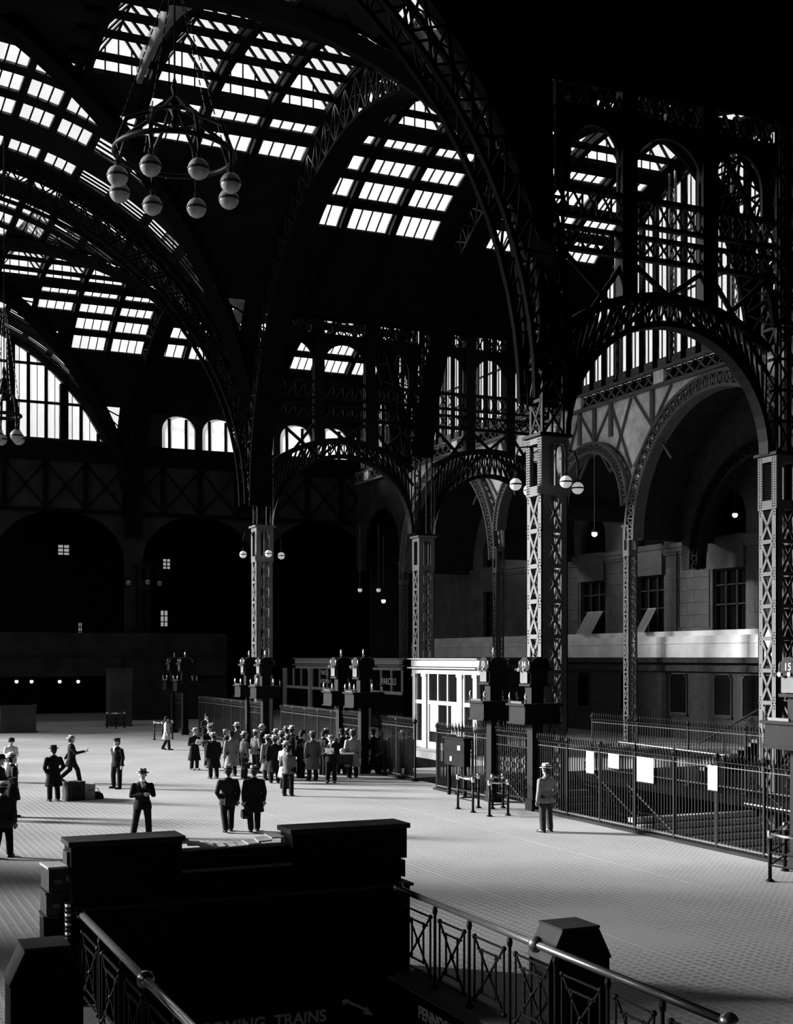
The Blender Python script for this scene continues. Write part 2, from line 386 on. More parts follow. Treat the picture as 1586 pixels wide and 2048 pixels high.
for bi, cy in enumerate(CY):
    tagn = 'near' if bi == 0 else 'far'
    rows_ok = 7.3 if bi == 0 else 11
    hfa = lambda x, y, cy=cy: fa(y-cy)
    # aisle barrel
    xs = [21.0, 40.6] + [v for b in XB for v in b]; ys = [cy-16, cy+16] + spans(cy, ROWS)
    def hole(x, y, cy=cy):
        if not any(a < x < b for a, b in XB): return False
        return any(a < abs(y-cy) < b for a, b, _ in ROWS)
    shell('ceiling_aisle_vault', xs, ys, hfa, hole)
    sk = empty('window_skylight'); sk['kind'] = 'structure'
    bars, raf, pur = MB(), MB(), MB()
    for bx, (x0, x1) in enumerate(XB):
        for (a, b, k) in ROWS:
            if k == 'crown': crown(sk, bars, raf, pur, x0, x1, cy, hfa)
            else:
                for s in (-1, 1):
                    y0, y1 = sorted((cy+s*a, cy+s*b)); cell_panes(sk, bars, x0, x1, y0, y1, hfa, 3 if bx == 0 else 4)
    for d in (-2.55, -.85, .85, 2.55): pur.box(22, 40.4, cy+d-.13, cy+d+.13, fa(d)-.25, fa(d))
    # ribs (dark bands) along the arc between bays
    for xr in [24.25, 27.0, 34.45, 37.25]:
        pts = [(cy-15.4+30.8*i/36) for i in range(37)]
        for a, b in zip(pts, pts[1:]): pur.bar((xr, a, fa(a-cy)-.18), (xr, b, fa(b-cy)-.18), .3, .34, up=(1,0,0))
    # nave
    cells = [c for c in nave_cells(cy, rows_ok) if c[1] > -6]
    hn = lambda x, y, cy=cy: max(f_(y-cy), f_(x-CX))
    xs = [-6, 21.0] + [v for c in cells for v in c[1:3]]; ys = [cy-16, cy+16] + [v for c in cells for v in c[3:5]]
    def hole2(x, y, cells=cells): return any(c[1] < x < c[2] and c[3] < y < c[4] for c in cells)
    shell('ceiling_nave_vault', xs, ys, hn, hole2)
    sk2 = empty('window_skylight'); sk2['kind'] = 'structure'
    done = set()
    for (k, x0, x1, y0, y1) in cells:
        if bi == 0 and (x1 < 3 or y1 < 44) : 
            pane(sk2, (x0,y0,hn(x0,y0)+.1), (x1,y0,hn(x1,y0)+.1), (x1,y1,hn(x1,y1)+.1), (x0,y1,hn(x0,y1)+.1)); continue
        if k == 'crown':
            if x0 in done: continue
            done.add(x0); crown(sk2, bars, raf, pur, x0, x1, cy, hn)
        elif k == 'bx': cell_panes(sk2, bars, x0, x1, y0, y1, hn, 4)
        else:
            far_side = abs((x0+x1)/2-CX) > 6.5
            cell_panes(sk2, bars, x0, x1, y0, y1, hn, 4 if far_side else 3, 'y' if far_side else 'x')
    for d in (-2.55, -.85, .85, 2.55): pur.box(9.2, 20.9, cy+d-.13, cy+d+.13, f_(d)-.25, f_(d))
    for xr in [21.05-2.8*k-2.55 for k in range(4)]:
        for i in range(20):
            a, b = cy-10+i, cy-9+i
            if abs(a+.5-cy) < abs(xr-CX): pur.bar((xr, a, f_(a-cy)-.18), (xr, b, f_(b-cy)-.18), .3, .34, up=(1,0,0))
    for nm, m_, who in (('glazing_bars', bars, sk), ('rafters', raf, sk), ('purlins', pur, sk)):
        o = m_.build(nm.rstrip('s'), 'roof_iron', who); o['kind'] = 'stuff'
    # groin ribs
    gr = MB()
    for sx, sy in ((1,1), (1,-1), (-1,1), (-1,-1)):
        pr = None
        for i in range(25):
            s_ = i/24; x = CX+sx*16.0*s_; y = cy+sy*16.0*s_; p = Vector((x, y, min(f_(y-cy), f_(x-CX))-.35))
            if pr: gr.bar(pr, p, .85, .6)
            pr = p
    struct(gr, 'trim_groin', 'roof_iron')
bm_ = MB(); pr = None
for i in range(15):
    y = 46.5+i*.62; p = Vector((12.2, y, f_(y-52.1)-.3))
    if pr: bm_.bar(pr, p, .85, .22, up=(1,0,0))
    pr = p
struct(bm_, 'trim_vault_beam', 'stone')
# ------------------------------------------------------------ trussed arch ribs
def arch_truss(name, label, plane, c, uc, hc, ri, ro, a0, a1, width, n, group=None, hci=0, m='roof_iron', lm=None, single=False, soffit=True, cat='arch'):
    root = empty(name, P3(plane, c, uc, 0), 0, label, cat, group); lm = lm or m
    L = root.location
    def pt(r, a, off): 
        q = Vector(P3(plane, c+off, uc+r*math.cos(a), hc+(hci if r == ri else 0)+r*math.sin(a))); return q-L
    up = (1,0,0) if plane == 'x' else (0,1,0)
    N = max(24, n)
    for r, nm in ((ri, 'soffit_plate'), (ro, 'top_chord')):
        mb = MB()
        for i in range(N):
            A, B = a0+(a1-a0)*i/N, a0+(a1-a0)*(i+1)/N
            if r == ri and soffit: mb.bar(pt(r, A, 0), pt(r, B, 0), width, .07, up=tuple((pt(r+1, (A+B)/2, 0)-pt(r, (A+B)/2, 0))))
            if r == ri and soffit: mb.bar(pt(r, A, -width/2), pt(r, B, -width/2), .16, .2, up=up); mb.bar(pt(r, A, width/2), pt(r, B, width/2), .16, .2, up=up)
        if r == ri and soffit: mb.build(nm, m, root); continue
        for off in (-width/2, width/2):
            mb = MB()
            for i in range(N): mb.bar(pt(r, a0+(a1-a0)*i/N, off), pt(r, a0+(a1-a0)*(i+1)/N, off), .16, .2, up=up)
            mb.build('chord', m, root)
    lace = MB(); 
    for i in range(n):
        A, B = a0+(a1-a0)*i/n, a0+(a1-a0)*(i+1)/n
        for off in (-width/2, width/2):
            if single:
                for (p, q) in ((pt(ri, A, off), pt(ro, B, off)), (pt(ro, A, off), pt(ri, B, off))):
                    MB().bar(p, q, .07, .07).build('lacing_bar', lm, root)
            else:
                lace.bar(pt(ri, A, off), pt(ro, B, off), .07, .07); lace.bar(pt(ro, A, off), pt(ri, B, off), .07, .07)
            lace.bar(pt(ri, A, off), pt(ro, A, off), .08, .08)
        lace.bar(pt(ro, A, -width/2), pt(ro, B, width/2), .06, .06)
        lace.bar(pt(ro, B, -width/2), pt(ro, A, width/2), .06, .06)
    o = lace.build('lacing', lm, root); o['kind'] = 'stuff'
    return root
g_long = 'arched lattice ribs across the aisle vaults'
arch_truss('lattice_arch', 'great lattice arch springing from the tall lit column toward the far column', 'x', 21.5, 52.1, 14, 15.2, 16.1, 0, math.pi, 1.0, 40, single=True, lm='sooty_paint', hci=-1)
arch_truss('lattice_arch', 'second lattice rib across the near aisle vault, behind the great arch', 'x', 31, 52.1, 14, 14.7, 16.1, .15, math.pi-.15, 1.0, 40)
arch_truss('lattice_arch', 'far lattice arch between nave and aisle, left of centre', 'x', 21.5, 84.1, 14, 14.7, 16.1, 0, math.pi, 1.0, 36)
arch_truss('lattice_arch', 'farthest lattice rib over the far aisle bay', 'x', 31, 84.1, 14, 14.7, 16.1, .15, math.pi-.15, 1.0, 30)
arch_truss('lattice_arch', 'near transverse nave arch rising leftward from the tall lit column', 'y', 36.6, CX, 14, 15.4, 16.1, 0, math.pi, 1.0, 40, hci=-.9, soffit=False)
arch_truss('lattice_arch', 'middle transverse nave arch springing from the slim column at centre', 'y', 68.1, CX, 14, 15.4, 16.1, 0, math.pi, 1.0, 36, hci=-.9, soffit=False)
ht = MB()
for x0, x1 in ((21.8, 40),): ht.box(x0, x1, 68.0, 68.2, 23.75, 24.2)
struct(ht, 'wall_mid_screen_head', 'roof_iron')
# ------------------------------------------------------------ lattice columns
LACE = {}
def lattice_face(parent, w_, n, pitch, h0, flange, bw, face, m, individual):
    """X panels on one face of a square column; face 0..3 = -x,-y,+x,+y"""
    ang = (R(-90), 0, R(90), R(180))[face]; iw = w_-2*flange
    key = (w_, pitch, bw, m)
    if key not in LACE:
        d1 = MB().bar((-iw/2-.03, 0, .06), (iw/2+.03, 0, pitch-.06), bw, .03, up=(0,1,0)).mesh('lacing_bar'); d1.materials.append(M[m])
        d2 = MB().bar((iw/2+.03, 0, .06), (-iw/2-.03, 0, pitch-.06), bw, .03, up=(0,1,0)).mesh('lacing_bar'); d2.materials.append(M[m])
        d3 = MB().box(-iw/2-.03, iw/2+.03, -.02, .02, -bw*.7, bw*.7).mesh('batten_plate'); d3.materials.append(M[m])
        LACE[key] = (d1, d2, d3)
    d1, d2, d3 = LACE[key]
    nx, ny = math.sin(ang), -math.cos(ang)
    ox, oy = nx*w_/2, ny*w_/2
    for i in range(n):
        z = h0+i*pitch
        for me, nm in ((d1, 'lacing_bar'), (d2, 'lacing_bar'), (d3, 'batten_plate')):
            put(nm, me, parent, (ox, oy, z), ang)
def lattice_column(x, y, w_, h0, h1, pitch, label, m='column_paint', plaque=1.9, rivets=False, group=None, faces=(0,1,2,3), flange=None, bw=.1):
    root = empty('lattice_column', (x, y, h0), 0, label, 'column', group)
    fl_ = flange or w_*.25; H = h1-h0; hl = H-plaque
    for sx in (-1, 1):
        for sy in (-1, 1):
            mb = MB(); a, b = sx*w_/2, sy*w_/2
            mb.box(min(a, a-sx*fl_), max(a, a-sx*fl_), min(b, b-sy*.04), max(b, b-sy*.04), 0, H)
            mb.box(min(a, a-sx*.04), max(a, a-sx*.04), min(b, b-sy*fl_), max(b, b-sy*fl_), 0, H)
            mb.build('corner_angle', m, root)
    n = int(round(hl/pitch)); pitch = hl/n
    for f in faces: lattice_face(root, w_, n, pitch, 0, fl_, bw, f, m, True)
    if plaque:
        pl = MB(); q = w_/2
        for f in range(4):
            def bx(u0, u1, z0, z1):
                if f == 0: pl.box(-q-.015, -q+.02, u0, u1, z0, z1)
                elif f == 1: pl.box(u0, u1, -q-.015, -q+.02, z0, z1)
                elif f == 2: pl.box(q-.02, q+.015, u0, u1, z0, z1)
                else: pl.box(u0, u1, q-.02, q+.015, z0, z1)
            s_ = w_*.25
            bx(-q, -s_, hl, H); bx(s_, q, hl, H); bx(-s_, s_, H-.22, H); bx(-s_, s_, hl, hl+.32)
        pl.build('head_plate', m, root)
    MB().box(-w_*.62, w_*.62, -w_*.62, w_*.62, H, H+.1).build('cap', m if not rivets else 'dark_iron', root)
    if rivets:
        rv = MB(); q = w_/2+.005
        for i in range(n+1):
            z = i*pitch
            for u in (-w_*.38, w_*.38):
                for dz in (-.2, -.1, 0, .1, .2):
                    for du in ((0,) if abs(dz) > .05 else (-.07, .07)):
                        rv.box(-q-.02, -q, u+du-.02, u+du+.02, z+dz-.02, z+dz+.02)
        for i in range(22):
            z = hl+.1+i*.085
            for u in (-w_*.42, -w_*.3, w_*.3, w_*.42): rv.box(-q-.035, -q, u-.014, u+.014, z-.02, z+.02)
        o = rv.build('rivet', 'rivet', root); o['kind'] = 'stuff'
    return root
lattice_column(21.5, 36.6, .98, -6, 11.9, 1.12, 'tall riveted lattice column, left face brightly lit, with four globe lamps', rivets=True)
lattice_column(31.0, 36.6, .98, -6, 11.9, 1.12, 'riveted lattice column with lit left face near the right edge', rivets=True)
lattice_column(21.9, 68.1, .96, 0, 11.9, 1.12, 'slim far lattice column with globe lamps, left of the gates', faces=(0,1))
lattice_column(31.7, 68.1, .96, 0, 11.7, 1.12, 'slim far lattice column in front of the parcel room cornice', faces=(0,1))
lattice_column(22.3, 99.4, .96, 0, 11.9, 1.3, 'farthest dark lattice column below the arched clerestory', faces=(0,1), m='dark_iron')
for (x, y) in ((21.5, 36.6), (31.0, 36.6)):
    pass
g_c = 'lattice columns of the right arcade'
for (y, lb) in ((44.3, 'slender lattice column at the right frame edge of the arcade'), (59.5, 'slender lattice column between the two lit stone bays on the right'), (67.1, 'slender arcade column hidden behind the tall lit column'), (74.7, 'slender arcade column rising behind the parcel room roof'), (89.9, 'farthest slender column of the right arcade')):
    lattice_column(40.2, y, .56, 0, 11.9, .8, lb, plaque=1.6, faces=(0,1), bw=.06)
    mb = MB()
# stilts of the great columns between cap and arch springing
for (x, y, m_) in ((21.5, 36.6, 'stone_dim'), (31.0, 36.6, 'sooty_paint'), (21.9, 68.1, 'roof_iron'), (31.7, 68.1, 'roof_iron')):  # upper shafts darker in colour than their columns, as painted shade
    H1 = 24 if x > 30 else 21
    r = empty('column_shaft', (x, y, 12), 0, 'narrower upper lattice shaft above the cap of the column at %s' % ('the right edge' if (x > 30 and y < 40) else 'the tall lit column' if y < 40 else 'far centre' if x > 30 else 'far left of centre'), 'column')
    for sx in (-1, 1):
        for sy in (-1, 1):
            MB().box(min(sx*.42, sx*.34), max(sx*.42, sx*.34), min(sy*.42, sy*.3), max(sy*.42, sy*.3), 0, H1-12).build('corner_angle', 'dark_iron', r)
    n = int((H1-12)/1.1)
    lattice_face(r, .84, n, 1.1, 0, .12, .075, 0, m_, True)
    if y < 40: lattice_face(r, .84, n, 1.1, 0, .12, .075, 1, 'dark_iron', True)  # facing side coloured darker than the left side, as if shaded
# dark body of the big columns: black -y side plates
# ------------------------------------------------------------ screens between columns (plane y)
def screen(yc, x0, x1, label, posts, single=True):
    root = empty('iron_screen', ((x0+x1)/2, yc, 0), 0, label, 'screen')
    L = root.location
    def q(u, h, off=0): return Vector((u-L.x, off, h))
    xm = (x0+x1)/2; half = (x1-x0)/2-.35
    # arch ring
    ro_c, ro_r = 10.0, 7.0; N = 28; outer, inner, lace = MB(), MB(), MB()
    A0 = math.acos(min(1, half/ro_r)); po = [];pi_ = []
    for i in range(N+1):
        a = A0+(math.pi-2*A0)*i/N; po.append(q(xm-ro_r*math.cos(a), ro_c+ro_r*math.sin(a)))
        b = math.pi*i/N; pi_.append(q(xm-half*math.cos(b), 11.95+half*math.sin(b)))
    for i in range(N):
        outer.bar(po[i], po[i+1], .28, .5, up=(0,1,0)) ; inner.bar(pi_[i], pi_[i+1], .2, .5, up=(0,1,0))
        lace.bar(po[i], pi_[i+1], .07, .07); lace.bar(pi_[i], po[i+1], .07, .07); lace.bar(po[i], pi_[i], .06, .06)
    outer.build('outer_chord', 'dark_iron', root); inner.build('inner_chord', 'dark_iron', root)
    o = lace.build('arch_lacing', 'dark_iron', root); o['kind'] = 'stuff'
    # horizontal lattice girders
    for (h0, h1) in ((18.25, 18.95), (19.35, 20.25)):
        for h in (h0, h1): MB().bar(q(x0, h), q(x1, h), .16 if h in (18.25, 20.25) else .12, .22, up=(0,1,0)).build('girder_chord', 'dark_iron', root)
        n = int((x1-x0)/.55); la = MB()
        for i in range(n):
            a, b = x0+(x1-x0)*i/n, x0+(x1-x0)*(i+1)/n
            la.bar(q(a, h0, -.1), q(b, h1, -.1), .07, .05); la.bar(q(a, h1, -.1), q(b, h0, -.1), .07, .05)
            la.bar(q(a, h0, .12), q(a, h1, .12), .07, .05)
        o = la.build('girder_lacing', 'dark_iron', root); o['kind'] = 'stuff'
    edges = [x0+.25] + posts + [x1-.25]
    for p in posts:
        hb = ro_c+math.sqrt(max(0, ro_r**2-(p-xm)**2))
        MB().box(p-L.x-.3, p-L.x+.3, -.2, .2, hb, 23.8).build('post', 'dark_iron', root)
    for a, b in zip(edges, edges[1:]):
        for (u, v) in ((a, b), (b, a)):
            hu = ro_c+math.sqrt(max(0, ro_r**2-(u-xm)**2)) if abs(u-xm) < 7 else 14
            MB().bar(q(u, max(14.2, hu-.8)), q(v, 18.2), .16, .1, up=(0,1,0)).build('diagonal_brace', 'dark_iron', root)
    head = MB(); hl = []
    for a, b in zip(edges, edges[1:]):
        hl.append(((a+b)/2-L.x, (b-a)/2-.3, 21.2, 20, 1.25))
    strip_wall(head, 'y', 0, .12, x0-L.x, x1-L.x, 20.3, 22.85, hl, 14)
    # lattice frieze
    fr = MB(); n = int((x1-x0)/.42)
    for i in range(n):
        a, b = x0+(x1-x0)*i/n, x0+(x1-x0)*(i+1)/n
        fr.bar(q(a, 22.85), q(b, 23.7), .1, .06); fr.bar(q(a, 23.7), q(b, 22.85), .1, .06)
        if i % 3 == 0: fr.bar(q(a, 22.85), q(a, 23.7), .3, .1)
    fr.bar(q(x0, 22.9), q(x1, 22.9), .2, .2); 
    head.build('arcaded_head', 'dark_iron', root); o = fr.build('frieze_lacing', 'dark_iron', root); o['kind'] = 'stuff'
    return root
screen(36.6, 21.8, 30.8, 'near iron screen with round arch and posts between the two lit columns', [24.6, 27.9])
screen(68.1, 22.2, 31.3, 'far iron screen with arch between the slim columns at centre', [25.2, 28.3])
screen(68.1, 32.1, 40.0, 'far iron screen joining the centre column to the right arcade', [34.7, 37.4])
# ------------------------------------------------------------ right arcade in plane x = 40
XR = 40.2
BIG = [(51.9, 6.9, 11.2), (82.3, 6.9, 11.2)]; SM = [(63.3, 3.4, 13.1), (70.9, 3.4, 13.1)]
ar = MB()
strip_wall(ar, 'x', XR+.3, .2, 36.5, 89.5, 11.9, 19.2, [(c, r+.45, h, 11.9, r+.45) for c, r, h in BIG] + [(c, r+.3, h, 11.9, r+.3) for c, r, h in SM] + [(40.2, 3.4, 13.1, 11.9, 3.4)], 20)
a2 = MB(); strip_wall(a2, 'x', XR+.3, .2, 89.5, 100, 11.9, 19.2, [(94.8, 3.6, 13.1, 11.9, 3.6)], 16); struct(a2, 'wall_far_spandrel', 'stone_sooty')  # far end of the pale spandrel, darkened in colour for shade
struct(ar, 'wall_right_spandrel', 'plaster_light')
gd = empty('lattice_girder', (XR, 68, 19), 0, 'long lit lattice girder under the tall right-hand windows', 'girder')
for h in (19.15, 20.0): MB().box(-.12, .12, -31.5, 31.5, h-19-.09, h-19+.09).build('girder_chord', 'column_paint', gd)
for i in range(70):
    a = -31.5+i*.9
    if i % 9 == 4: MB().box(-.1, .1, a, a+.9, .2, .95).build('web_plate', 'plaster_light', gd); continue
    for (p, q_) in (((-.08, a, .2), (-.08, a+.9, .95)), ((-.08, a, .95), (-.08, a+.9, .2))): MB().bar(p, q_, .08, .06).build('web_bar', 'column_paint', gd)
for (c, r, h), lb in list(zip(BIG, ('large lattice arch ring over the lit stone bay at right', 'large lattice arch ring in the far right arcade'))) + list(zip(SM, ('small lattice arch ring left of the large right arch', 'small lattice arch ring partly behind the tall column'))):
    arch_truss('arch_ring', lb, 'x', XR, c, h, r, r+.75*(1 if r > 5 else .7), 0, math.pi, .5, int(r*6), m='column_paint', cat='arch')
br = empty('wall_bracing', (XR, 68, 0), 0, 'crossed iron braces and posts on the pale panels above the right arches', 'bracing')
for (a, b) in ((59.6, 61.6), (61.6, 64.9), (64.9, 67.0), (67.2, 69.2), (72.6, 74.6), (55.9, 59.3), (74.9, 78.5)):
    for (u, v) in ((a, b), (b, a)): MB().bar((.12, u-68, 15.2), (.12, v-68, 19.0), .12, .1, up=(1,0,0)).build('brace', 'column_paint', br)
for u in (61.6, 63.3, 64.9, 57.6, 71): MB().box(.05, .2, u-68-.15, u-68+.15, 17.2, 19.1).build('post', 'column_paint', br)
# lunette windows in plane x = 40
lun = empty('window_lunette', (XR+.3, 68.1, 20.1), 0, None, None); lun['kind'] = 'structure'
for ci, cy in enumerate(CY):
    mb = MB()
    for i in range(48):
        a, b = cy-16+32*i/48, cy-16+32*(i+1)/48
        def lo_(v): return max(20.1, HC0+15.9*math.sqrt(max(0, 1-((v-cy)/15.6)**2)))
        mb.prism([(a-68.1, lo_(a)-20.1), (b-68.1, lo_(b)-20.1), (b-68.1, fa(b-cy)+.5-20.1), (a-68.1, fa(a-cy)+.5-20.1)], 'x', -.12, .12)
    mb.build('lunette_surround', 'roof_iron', lun)
    k = 0; y = cy-14.6
    while y < cy+14.7:
        top = HC0+math.sqrt(max(0, 16.0**2-(y-cy)**2))-20.1
        if top > .4:
            MB().box(-.12, .08, y-68.1-.18, y-68.1+.18, 0, top).build('mullion', 'roof_iron', lun)
            MB().box(-.03, .03, y-68.1+.68, y-68.1+.73, .4, top).build('glazing_bar', 'dark_iron', lun)
            MB().box(-.06, .05, y-68.1+.2, y-68.1+1.05, 0, .55).build('sill_panel', 'column_paint', lun)
            for hh in (3.6, 6.6):
                if hh < top: MB().box(-.06, .06, y-68.1+.2, y-68.1+1.05, hh, hh+.1).build('transom', 'dark_iron', lun)
            top2 = HC0+math.sqrt(max(0, 16.0**2-(y+1.25-cy)**2))-20.1
            pane(lun, (XR+.3, y+.2, 20.6), (XR+.3, y+1.05, 20.6), (XR+.3, y+1.05, 20.1+max(.6, top2)), (XR+.3, y+.2, 20.1+top), m='glass')
            if k % 4 == 2:
                for z_ in range(int(top/.7)):
                    for (u, v) in ((0, .7), (.7, 0)): MB().bar((-.75, y-68.1-.2, z_*.7+u), (-.75, y-68.1+.2, z_*.7+v), .05, .05).build('buttress_bar', 'dark_iron', lun)
                for s_ in (-.24, .24): MB().box(-.8, -.7, y-68.1+s_-.05, y-68.1+s_+.05, 0, top).build('buttress_post', 'column_paint', lun)
        k += 1; y += 1.25
# aisle behind arcade: tile barrels, wall
XW = 46.0
tv = MB()
for c, r, h in BIG + SM:
    N = 18
    for i in range(N):
        a, b = math.pi*i/N, math.pi*(i+1)/N
        ro = r+.5
        tv.prism([(c+ro*math.cos(a), h+ro*math.sin(a)), (c+ro*math.cos(b), h+ro*math.sin(b)), (c+(ro+.3)*math.cos(b), h+(ro+.3)*math.sin(b)), (c+(ro+.3)*math.cos(a), h+(ro+.3)*math.sin(a))], 'x', XR+.4, XW+.2)
struct(tv, 'ceiling_tile_vault', 'tile')
arch_truss('arch_ring', 'inner dark lattice arch ring behind the large right arch', 'x', 43.4, 51.9, 9.6, 5.6, 6.3, 0, math.pi, .4, 26, m='dark_iron')
t2 = MB()
strip_wall(t2, 'x', 43.5, .2, 44.6, 59.2, 9.6, 18.4, [(51.9, 6.3, 9.6, 9.6, 6.3)], 20)
struct(t2, 'ceiling_inner_rib_wall', 'tile')
# stone wall with windows
sw2 = MB()
WINS = [(44.4, 1.45), (51.6, 1.45), (58.4, 1.45), (65.9, 1.4), (72.4, 1.5), (79.5, 1.45), (86.5, 1.45)]
strip_wall(sw2, 'x', XW+.25, .5, 30, 100, 6.1, 20, [(c, h_, 12.6, 6.25, 1.5) for c, h_ in WINS], 12)
wr = struct(sw2, 'wall_right', 'stone')
bd = MB(); bd.box(XW-.55, XW+.3, 30, 100, 4.75, 6.0); bd.box(XW-.62, XW, 30, 100, 5.55, 5.62); bd.box(XW-.2, XW+.1, 30, 100, 6.0, 6.3)
bd.build('plinth_course', 'stone_light', wr)  # paler than the wall above: sun patch put into the colour
# individual ashlar blocks on the piers
blk = {}
for (c, h_), (c2, h2) in zip(WINS, WINS[1:]):
    a, b = c+h_+.25, c2-h2-.25
    if b < 54 or a > 80: continue
    n = 2 if b-a > 3 else 1
    for j in range(6):
        for i in range(3):
            w_ = (b-a)/3; off = (w_/2 if j % 2 else 0)
            y0 = a+i*w_+(off if i else 0); y1 = a+(i+1)*w_+(off if i < 2 else 0)
            key = (round(y1-y0, 2),)
            if key not in blk:
                me = MB().box(-.05, .04, -(y1-y0)/2+.012, (y1-y0)/2-.012, .012, .7).mesh('ashlar_block'); me.materials.append(M['stone']); blk[key] = me
            put('ashlar_block', blk[key], wr, (XW, (y0+y1)/2, 6.5+j*.72))
cr = MB(); cr.box(XW-.3, XW+.05, 30, 100, 11.25, 11.5); cr.box(XW-.2, XW+.05, 30, 100, 11.0, 11.25); cr.box(XW-.12, XW+.05, 30, 100, 10.85, 11.0)
for c, h_ in WINS[:-1]:
    pass
cr.build('belt_cornice', 'stone', wr)
for i, (c, h_) in enumerate(WINS):
    wn = empty('window_%d' % (i+1), (XW+.2, c, 6.25)); wn['kind'] = 'structure'
    MB().box(.15, .2, -h_, h_, 0, 8).build('dark_glass', 'window_dark', wn)
    MB().box(-.42, .1, -h_-.05, h_+.05, 3.5, 5.35).build('blind_panel', 'stone', wn)
    fr = MB()
    for u in (-h_+.06, -h_/3, h_/3, h_-.06): fr.box(-.02, .08, u-.06, u+.06, 0, 3.5)
    for z_ in (.04, 1.5, 2.6, 3.44): fr.box(-.02, .08, -h_, h_, z_-.04, z_+.04)
    fr.build('window_frame', 'wood_panel', wn)
    if i in (3, 4):
        for u in ((-.45, .5) if i == 4 else (.1,)):
            s_ = MB()
            z0, z1 = (.05, 1.5); ox = -.9
            for v in (-.42, 0, .42): s_.bar((ox, u+v, z0), (0, u+v, z1), .05, .05)
            s_.bar((ox, u-.42, z0), (ox, u+.42, z0), .06, .06); s_.bar((0, u-.42, z1), (0, u+.42, z1), .06, .06)
            sh = s_.build('open_sash', 'cream', wn)
            g = MB(); g.v = [(ox, u-.42, z0+.01), (ox, u+.42, z0+.01), (0, u+.42, z1+.01), (0, u-.42, z1+.01), (ox, u-.42, z0-.01), (ox, u+.42, z0-.01), (0, u+.42, z1-.01), (0, u-.42, z1-.01)]
            g.f = [(0,1,2,3), (7,6,5,4), (0,4,5,1), (1,5,6,2), (2,6,7,3), (3,7,4,0)]
            g.build('sash_glass', 'opal', sh)
pipe = MB().tube([(XW-.15, 63.0, 6.0), (XW-.15, 63.0, 13)], .05); tag(pipe.build('drain_pipe', 'dark_iron'), 'thin dark vertical pipe on the stone wall between windows', 'pipe')
# lower storey under the stone wall
ls = MB(); ls.box(XW-.3, XW+.2, 30, 100, 0, 4.75); lw = struct(ls, 'wall_right_lower', 'wood_panel')
c2 = MB(); c2.box(XW-.75, XW-.3, 30, 100, 4.45, 4.72); c2.box(XW-.6, XW-.3, 30, 100, 3.95, 4.3); c2.build('cornice', 'wood_panel', lw)
for (yc, h_) in ((84, .75), (79.5, .75), (73.0, .75), (67.9, .8), (62.6, .8), (58.5, .75), (55.0, 1.8), (51.0, .75), (46.8, .9)):
    wn = empty('window_small', (XW-.3, yc, 1.5)); wn['kind'] = 'structure'
    MB().box(-.03, .01, -h_, h_, 0, 2.3).build('dark_glass', 'window_dark', wn)
    f = MB(); s_ = .05
    c_ = [(-h_, 0), (h_, 0), (h_, 2.05), (h_-.22, 2.3), (-h_+.22, 2.3), (-h_, 2.05)]
    for a, b in zip(c_, c_[1:]+c_[:1]): f.bar((-.05, a[0], a[1]), (-.05, b[0], b[1]), s_, s_, up=(1,0,0))
    f.build('window_frame', 'stone', wn)
    MB().box(-.12, .02, -h_-.1, h_+.1, -.16, -.06).build('sill', 'wood_panel', wn)
# ------------------------------------------------------------ end wall plane y = 100
YE = 100.3
ew = MB()
holesE = [(CX-.5, 16.1, HC0+.2, 21.4, 16.3)]
strip_wall(ew, 'y', YE, .5, -11.5, 21.5, 16, 21.4, [], 2)
for i in range(60):
    a, b = -11.5+33*i/60, -11.5+33*(i+1)/60
    def lo2(v): return max(21.4, HC0+.2+16.3*math.sqrt(max(0, 1-((v-CX+.5)/16.1)**2)))
    def hi2(v): return max(lo2(v)+.1, f_(v-CX)+.6, 22.5 if abs(v-CX) < 15.6 else 24)
    ew.prism([(a, lo2(a)), (b, lo2(b)), (b, hi2(b)), (a, hi2(a))], 'y', YE-.25, YE+.25)
hE = []
for k in range(6):
    xc = 25.3+k*3.25; hE.append((xc, 1.35, 22.6, 21.2, 1.25))
strip_wall(ew, 'y', YE, .5, 21.5, 46, 16, 24.3, hE, 12)
# arches under: spandrels
strip_wall(ew, 'y', YE, .5, -11.5, 21.5, 0, 16.01, [(-5.8, 5, 12.2, 0, 3.8), (5.2, 5, 12.2, 0, 3.8), (16.2, 4.9, 12.2, 0, 3.8)], 18)
strip_wall(ew, 'y', YE, .5, 21.5, 46, 0, 16.01, [(27, 4.6, 12.2, 0, 3.8), (37.2, 4.6, 12.2, 0, 3.8)], 18)
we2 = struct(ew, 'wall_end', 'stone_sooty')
eb = MB()
for x in (-3, 0, 3, 6, 9, 12.0, 15, 18, 21, 24, 27, 30, 33, 36, 39):
    eb.box(x-.18, x+.18, YE-.45, YE-.25, 16, 20.2)
    for (u, v) in ((0, 3), (3, 0)): eb.bar((x+u, YE-.35, 16.1), (x+v, YE-.35, 19.6), .12, .1)
eb.box(-11, 40, YE-.5, YE-.2, 19.7, 21.2); eb.box(-11, 40, YE-.4, YE-.2, 15.8, 16.1)
ebo = eb.build('bracing', 'roof_iron', we2); ebo['kind'] = 'stuff'
lw2 = empty('window_end_lunette', (CX-.5, YE, 21.4)); lw2['kind'] = 'structure'
cxe = CX-.5; k = 0; x = cxe-16
